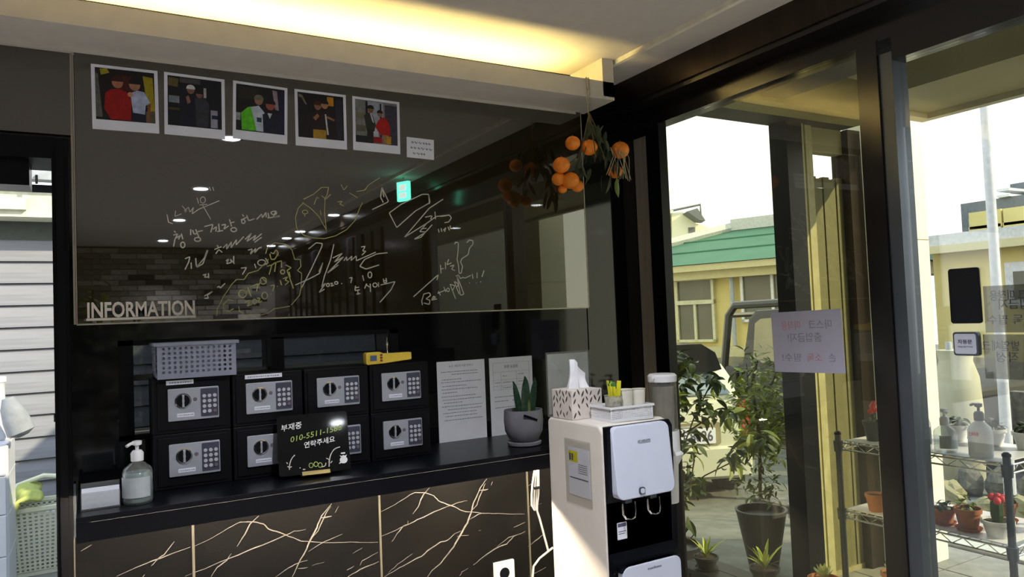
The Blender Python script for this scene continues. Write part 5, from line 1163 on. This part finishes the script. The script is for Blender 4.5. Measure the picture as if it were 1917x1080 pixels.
q = MB(); loft(q, [ring(.10, .93, 1.00, .70, .66, .05), ring(.34, .93, 1.34, .72, .48, .12), ring(.60, .93, 1.52, .74, .44, .14), ring(1.6, .93, 1.56, .74, .46, .14), ring(2.3, .93, 1.38, .74, .50, .12), ring(2.8, .93, .99, .72, .60, .04)]); q.build('cabin', M('car_white'), car, smooth=True)
q = MB(); q.add([(-.40, .33, 1.38), (.40, .33, 1.38), (.62, .12, 1.03), (-.62, .12, 1.03)], [(0, 1, 2, 3)]); q.add([(-.40, .31, 1.40), (.40, .31, 1.40), (.62, .09, 1.03), (-.62, .09, 1.03)], [(0, 1, 2, 3), ]); q.build('rear_window', M('car_glass'), car)
for s_ in (-1, 1):
    q = MB(); q.add([(s_*.50, .55, 1.40), (s_*.52, 2.1, 1.40), (s_*.735, 2.35, 1.02), (s_*.735, .42, 1.02)], [(0, 1, 2, 3)]); o = q.build('side_window', M('car_glass'), car); o.location = (s_*.035, 0, .01)
    q = MB(); loft(q, [[(s_*x, y, z) for x, z in [(.68, .50), (.755, .52), (.755, .90), (.70, .98), (.66, .92)]] for y in (-.035, .22)]); q.build('tail_light', M('tail_red'), car, smooth=False)
    for y in (.55, 3.0):
        q = MB(); q.M = Matrix.Translation((s_*.70, y, .30)) @ Matrix.Rotation(math.pi/2, 4, 'Y'); q.lathe([(.18, -.09), (.30, -.09), (.31, 0), (.30, .09), (.18, .10)], n=24); wh = q.build('wheel', M('rubber'), car, smooth=True)
        q = MB(); q.M = Matrix.Translation((s_*.79, y, .30)) @ Matrix.Rotation(math.pi/2, 4, 'Y'); q.lathe([(.18, -.01), (.17, .015), (.03, .02)], n=12); q.build('rim', M('grey_alu'), wh)
q = MB(); loft(q, [ring(-.07, .26, .52, .72, .72, .06), ring(.0, .22, .55, .79, .79, .06), ring(.2, .22, .52, .81, .81, .06)]); q.build('bumper', M('car_white'), car, smooth=True)
q = MB(); q.prism([(-.36, 1.53), (.36, 1.53), (.50, 1.44), (.56, 1.27), (.48, 1.25), (-.48, 1.25), (-.56, 1.27), (-.50, 1.44)], .14, .66); q.build('spoiler', M('car_black'), car)
q = MB(); q.rrect(.12, .665, .66, .22, .03, -.030, -.01).build('plate_recess', M('car_glass_tan'), car)
q = MB(); q.rrect(.12, .65, .54, .15, .01, -.050, -.035); pl_ = q.build('number_plate', M('paper'), car)
q = MB(); put_text(q, '31가 8026', .14, (.12, -.0505, .602), (1, 0, 0), (0, 0, 1), thick=.001, width=.48, bold=.02); q.build('number', M('ink'), pl_)
q = MB(); q.box(-.10, .18, -.035, -.01, .735, .75); q.build('handle', M('chrome'), car)
# grey pickup truck behind
tk = Vector((at(1430, 650, X=8.0).x, at(1395, 650, X=8.0).y, 0)); tzg = gz(tk.x, tk.y)
trk = thing('pickup_truck', 'dark grey double-cab pickup truck parked behind the white car', 'truck', (tk.x, tk.y, tzg), 0)
# local: length along -y (cab to the right in view), width x
q = MB(); TW = .85
def side(y0, prof): pass
prof_c = [(-2.0, .35), (.12, .35), (.12, 1.10), (.02, 1.15), (-.12, 1.74), (-.25, 1.84), (-1.3, 1.86), (-1.75, 1.20), (-2.9, 1.10), (-3.1, .9), (-3.1, .35)]
q.prism([(y, z) for y, z in prof_c], -.05, 1.6, 'x'); q.build('cab', M('car_grey'), trk, bev=.05)
q = MB(); q.prism([(.15, .45), (1.75, .45), (1.75, 1.06), (.15, 1.06)], -.05, 1.6, 'x'); q.build('cargo_bed', M('car_grey'), trk, bev=.03)
q = MB(); q.prism([(-.20, 1.20), (-.26, 1.66), (-.36, 1.72), (-.72, 1.74), (-.72, 1.16), (-.36, 1.12)], -.07, -.045, 'x'); q.build('side_window', M('car_glass_tan'), trk)
q = MB(); q.prism([(-.80, 1.16), (-.80, 1.74), (-1.24, 1.74), (-1.60, 1.16)], -.07, -.045, 'x'); q.build('side_window', M('car_glass_tan'), trk)
q = MB(); q.tube([(-.02, .40, 1.0), (-.02, .26, 1.78), (-.02, .12, 1.92), (-.02, -1.0, 1.93)], .055, 8).tube([(1.55, .40, 1.0), (1.55, .26, 1.78), (1.55, .12, 1.92), (1.55, -1.0, 1.93)], .035, 8).tube([(-.02, .26, 1.78), (1.55, .26, 1.78)], .035, 8); q.build('roll_bar', M('car_grey'), trk, smooth=True)
q = MB(); q.box(-.065, -.05, -1.0, -.8, 1.04, 1.07); q.build('door_handle', M('chrome'), trk)
q = MB(); q.box(-.055, -.048, -.765, -.755, .45, 1.1).box(-.055, -.048, -.06, -.05, .45, 1.1); q.build('door_gap', M('black_matt'), trk)
for y in (.85, -2.4):
    for x in (.05, 1.45):
        q = MB(); q.M = Matrix.Translation((x, y, .36)) @ Matrix.Rotation(math.pi/2, 4, 'Y'); q.lathe([(.2, -.11), (.35, -.11), (.36, 0), (.35, .11), (.2, .11)], n=24); q.build('wheel', M('rubber'), trk, smooth=True)
# green-roofed house across the street
HP = Vector((10.5, 10.1, -.32)); HN = Vector((.94, .34, 0)).normalized(); HD = Vector((-.34, .94, 0)).normalized()
hs = thing('green_roof_house', 'single-storey yellow house with green roof across the street', 'house', HP); hs.rotation_euler = (0, 0, math.atan2(HD.y, HD.x))
def hf_(u, v): p = at(u, v, P=HP, N=HN)-HP; return p.dot(HD), p.z
# local axes: x along HD (to the left in view), y = -HN rotated: local y = (-HD.y, HD.x) = towards camera
def hbox(name, m, u0, v0, u1, v1, d0, d1, parent=hs):
    a = hf_(u0, v0); c = hf_(u1, v1)
    return MB().box(min(a[0], c[0]), max(a[0], c[0]), d0, d1, min(a[1], c[1]), max(a[1], c[1])).build(name, M(m), parent)
SX_ = 1 if (Matrix.Rotation(hs.rotation_euler.z, 3, 'Z') @ Vector((0, 1, 0))).dot(-HN) > 0 else -1
def D_(a, b): return (a*SX_, b*SX_) if SX_ > 0 else (b*SX_, a*SX_)
ez0 = hf_(1365, 490)[1]
MB().box(-2.2, 4.2, *D_(-6, -.1), 0, ez0).build('wall', M('yellow_wall'), hs)
for z0, z1, dd in ((ez0-.15, ez0-.03, .38), (ez0-.30, ez0-.15, .22)): MB().box(-2.5, 4.5, *D_(-6.3, dd), z0, z1).build('eave_band', M('yellow_trim'), hs)
zr = ez0-.02; hh_ = .92
q = MB(); q.add([(-2.6, SX_*.42, zr), (3.6, SX_*.42, zr), (3.6, -SX_*6.3, zr), (-2.6, -SX_*6.3, zr), (-2.3, -SX_*2.6, zr+hh_), (.9, -SX_*2.6, zr+hh_)], [(0, 1, 5, 4), (1, 2, 5), (2, 3, 4, 5), (3, 0, 4), (0, 1, 2, 3)]); q.build('roof', M('green_roof'), hs)
for k in range(1, 3):
    t_ = k/3; y_ = .42-3.02*t_; z_ = zr+hh_*t_; q = MB(); q.tube([(-2.6+.6*t_, SX_*y_, z_+.01), (3.6-2.7*t_, SX_*y_, z_+.01)], .02, 5); q.build('roof_seam', M('green_roof'), hs)
MB().box(-2.3, .95, *D_(-3.4, -2.4), zr+hh_-.05, zr+hh_+.20).build('ridge_parapet', M('grey_roof'), hs)
MB().tube([(.9, -SX_*2.6, zr+hh_+.05), (3.6, SX_*.42, zr+.08)], .13, 6).build('hip_capping', M('grey_roof'), hs)
def hwin(u0, v0, u1, v1, mull, fm, top=0):
    a = hf_(u0, v0); c = hf_(u1, v1); x0, x1 = sorted((a[0], c[0])); z0, z1 = sorted((a[1], c[1])); f = .05
    q = MB().box(x0, x1, *D_(-.1, .0), z1-f, z1).box(x0, x1, *D_(-.1, 0), z0, z0+f).box(x0, x0+f, *D_(-.1, 0), z0, z1).box(x1-f, x1, *D_(-.1, 0), z0, z1)
    for t_ in mull: q.box(x0+(x1-x0)*t_-f/2, x0+(x1-x0)*t_+f/2, *D_(-.1, .0), z0, z1 if not top else z0+(z1-z0)*top)
    if top: q.box(x0, x1, *D_(-.1, .02), z0+(z1-z0)*top-.04, z0+(z1-z0)*top+.04)
    w_ = q.build('window_frame', M(fm), hs); MB().box(x0+f, x1-f, *D_(-.1, -.05), z0+f, z1-f).build('pane', M('window_dark'), w_)
hwin(1262, 523, 1340, 640, (.5,), 'window_frame_cream', .62)
hwin(1384, 512, 1500, 600, (.45,), 'white_pot'); hwin(1510, 512, 1590, 600, (.5,), 'white_pot')
MB().box(-2.2, 4.4, *D_(-.1, .5), 0, hf_(1340, 648)[1]).build('plinth', M('yellow_trim'), hs)
MB().cyl((hf_(1372, 560)[0], SX_*.02, .3), (hf_(1372, 560)[0], SX_*.02, ez0), .05, 8).build('downpipe', M('grey_awning'), hs)
# small white rooftop building behind the house on the left
rb = thing('rooftop_annex', 'small cream rooftop room with open stair canopy behind the green roof', 'building', (14.2, 17.6, -.3))
NV = Vector((ez_w.x, ez_w.y, 0)).normalized(); rb.rotation_euler = (0, 0, math.atan2(ex_w.y, ex_w.x))
RX = Vector((math.cos(rb.rotation_euler.z), math.sin(rb.rotation_euler.z), 0))
def rf_(u, v): p = at(u, v, P=rb.location, N=NV)-rb.location; return p.dot(RX), p.z
def rq(name, m, pts, d0, d1): MB().prism([rf_(*p) for p in pts], d0, d1).build(name, M(m), rb)
rq('wall', 'cream_column', [(1225, 480), (1225, 398), (1252, 398), (1252, 480)], 0, 3)
rq('wall', 'cream_column', [(1259, 480), (1259, 398), (1280, 396), (1304, 417), (1330, 425), (1345, 480)], .1, 3)
rq('recess_wall', 'dark_wall', [(1251, 480), (1251, 400), (1260, 400), (1260, 480)], .3, 3)
rq('awning', 'dark_wall', [(1279, 400), (1298, 394), (1313, 417), (1302, 416)], -.5, .1)
rq('roof_slab', 'white_pot', [(1225, 401), (1225, 395), (1258, 395), (1258, 401)], -.2, 3)
q = MB(); a = rf_(1250, 396); b_ = rf_(1311, 383); c_ = rf_(1313, 417); q.tube([(a[0], 0, a[1]), (b_[0], 0, b_[1]), (c_[0], 0, c_[1])], .04, 6).build('pipe_frame', M('dark_wall'), rb)
q = MB(); a = rf_(1296, 430); q.box(a[0]-.1, a[0]+.1, .05, .12, a[1]-.08, a[1]+.08).build('vent', M('dark_wall'), rb)
# yellow building on the right
yb = thing('yellow_building', 'low yellow building with white window beyond the entrance door', 'building', (12, 5.5, -.32))
def yf(u, v, X=12): p = at(u, v, X=X); return p.y-5.5, p.z+.32
y1, z1 = yf(1745, 462); y1 += .0
MB().box(0, 3.2, -8, y1, 0, z1-.02).build('wall', M('yellow_wall'), yb)
MB().box(-.25, 3.2, -8, y1+.1, z1-.02, z1+.16).build('parapet', M('grey_roof'), yb)
MB().box(-.35, -.02, -8, y1-.1, z1-.14, z1-.02).build('eave_band', M('yellow_trim'), yb)
a = yf(1885, 492); c = yf(1990, 570)
fr = MB().box(-.08, .0, c[0], a[0], c[1], a[1]).build('window_frame', M('white_pot'), yb); MB().box(-.10, -.081, c[0]+.1, a[0]-.12, c[1]+.1, a[1]-.14).build('pane', M('window_dark'), fr)
MB().box(-.25, -.15, yf(1748, 600)[0]-.05, yf(1748, 600)[0], 0, z1).build('downpipe', M('grey_awning'), yb)
# grey building behind it
gb2 = thing('grey_building', 'dark grey building with cream panel block above the yellow building', 'building', (16, 8, -.32))
def gf(u, v): p = at(u, v, X=16); return p.y-8, p.z+.32
a = gf(1798, 382); MB().box(0, 6, -8, a[0], 0, a[1]).build('wall', M('dark_wall'), gb2)
a = gf(1852, 350); MB().box(.8, 6, -8, a[0], 2, a[1]+.1).build('upper_wall', M('dark_wall'), gb2)
for k in range(2):
    for j in range(2):
        a = gf(1831+k*64, 400-k*8+j*26); c = gf(1831+(k+1)*64-2, 424-(k)*8+j*26); MB().box(-.35, 0, c[0], a[0], min(a[1], c[1]), max(a[1], c[1])).build('cream_panel', M('yellow_wall'), gb2)
a = gf(1815, 410); c = gf(1830, 440); MB().box(-.04, .01, c[0], a[0], c[1], a[1]).build('window', M('grey_awning'), gb2)
a = gf(1870, 355); c = gf(1895, 372)
for k in range(2): MB().box(-.1, .75, c[0], a[0], c[1]+.05+k*.12, c[1]+.10+k*.12).build('louvre', M('white_pot'), gb2)
# street lamp pole
pp_ = at(1863, 500, X=7.0); sl = thing('street_pole', 'slim light grey street pole beyond the entrance door', 'pole', (7.0, pp_.y, gz(7, pp_.y)))
MB().lathe([(.10, 0), (.10, .02), (.05, .03), (.045, 1.0), (.035, 5.2)], n=14).build('pole_shaft', M('pole_grey'), sl, smooth=True)
MB().tube([(0, 0, 5.15), (-.5, 0, 5.35), (-.9, 0, 5.38)], .025, 8).build('arm', M('pole_grey'), sl, smooth=True)
# things in the yard on the right
def yard(name, lab, cat, u, v, X, fn):
    p = at(u, v, X=X); t = thing(name, lab, cat, (p.x, p.y, gz(p.x, p.y))); fn(t, p); return t
def f_urn(t, p):
    h = at(1797, 655, X=7.6).z-t.location.z
    MB().lathe([(.14, 0), (.20, .1), (.22, h*.55), (.20, h*.8), (.15, h*.92), (.17, h)], n=20).build('urn_body', M('canopy_light'), t, smooth=True); MB().cyl((-.02, .05, h), (-.02, .05, h+.08), .03).build('spout', M('grey_awning'), t)
yard('garden_urn', 'pale upright water tank beneath the white door button', 'tank', 1797, 800, 7.6, f_urn)
rnd = random.Random(4)
labs = ['large rough garden stone near the cream column', 'flat-topped garden stone behind the clear bottles', 'tall garden stone behind the red-print bottle', 'squat garden stone in the right yard', 'rear garden stone under the see-through notices', 'rightmost garden stone in the yard']
for k, (u, r_) in enumerate([(1770, .17), (1808, .16), (1836, .13), (1866, .16), (1898, .15), (1930, .17)]):
    p = at(u, 800, X=(6.6, 7.3, 6.5, 7.4, 6.6, 7.3)[k]); t = thing('garden_stone', labs[k], 'stone', (p.x, p.y, gz(p.x, p.y)), 0, 'rough stones in the yard')
    MB().ball((0, 0, r_*.75), r_, nu=9, nv=7, sq=(.8, .75, .85+.2*(k % 2)), jit=.16).build('rock', M('stone' if k % 2 else 'canopy_olive'), t)
wl = struct(MB().box(8.6, 8.75, -6, at(1752, 700, X=8.6).y, -.4, .55), 'wall_garden', M('stone'))
# added olive wall on the near side, raised to block sky mirrored in the panel
nb = thing('added_neighbour', 'added olive beige wall, raised to block the sky mirrored in the dark panel', 'building', (4.5, -5.2, 0))
MB().box(-2.3, 2.2, -.6, 0, 0, 5.5).build('wall', mat('neighbour_wall', (.26, .25, .18), .8), nb)
MB().box(-2.3, 2.25, -.65, .05, 5.5, 5.6).build('coping', M('canopy_dark'), nb)
MB().box(-1.2, -.3, 0, .03, 0, 2.1).build('door', M('canopy_dark'), nb)
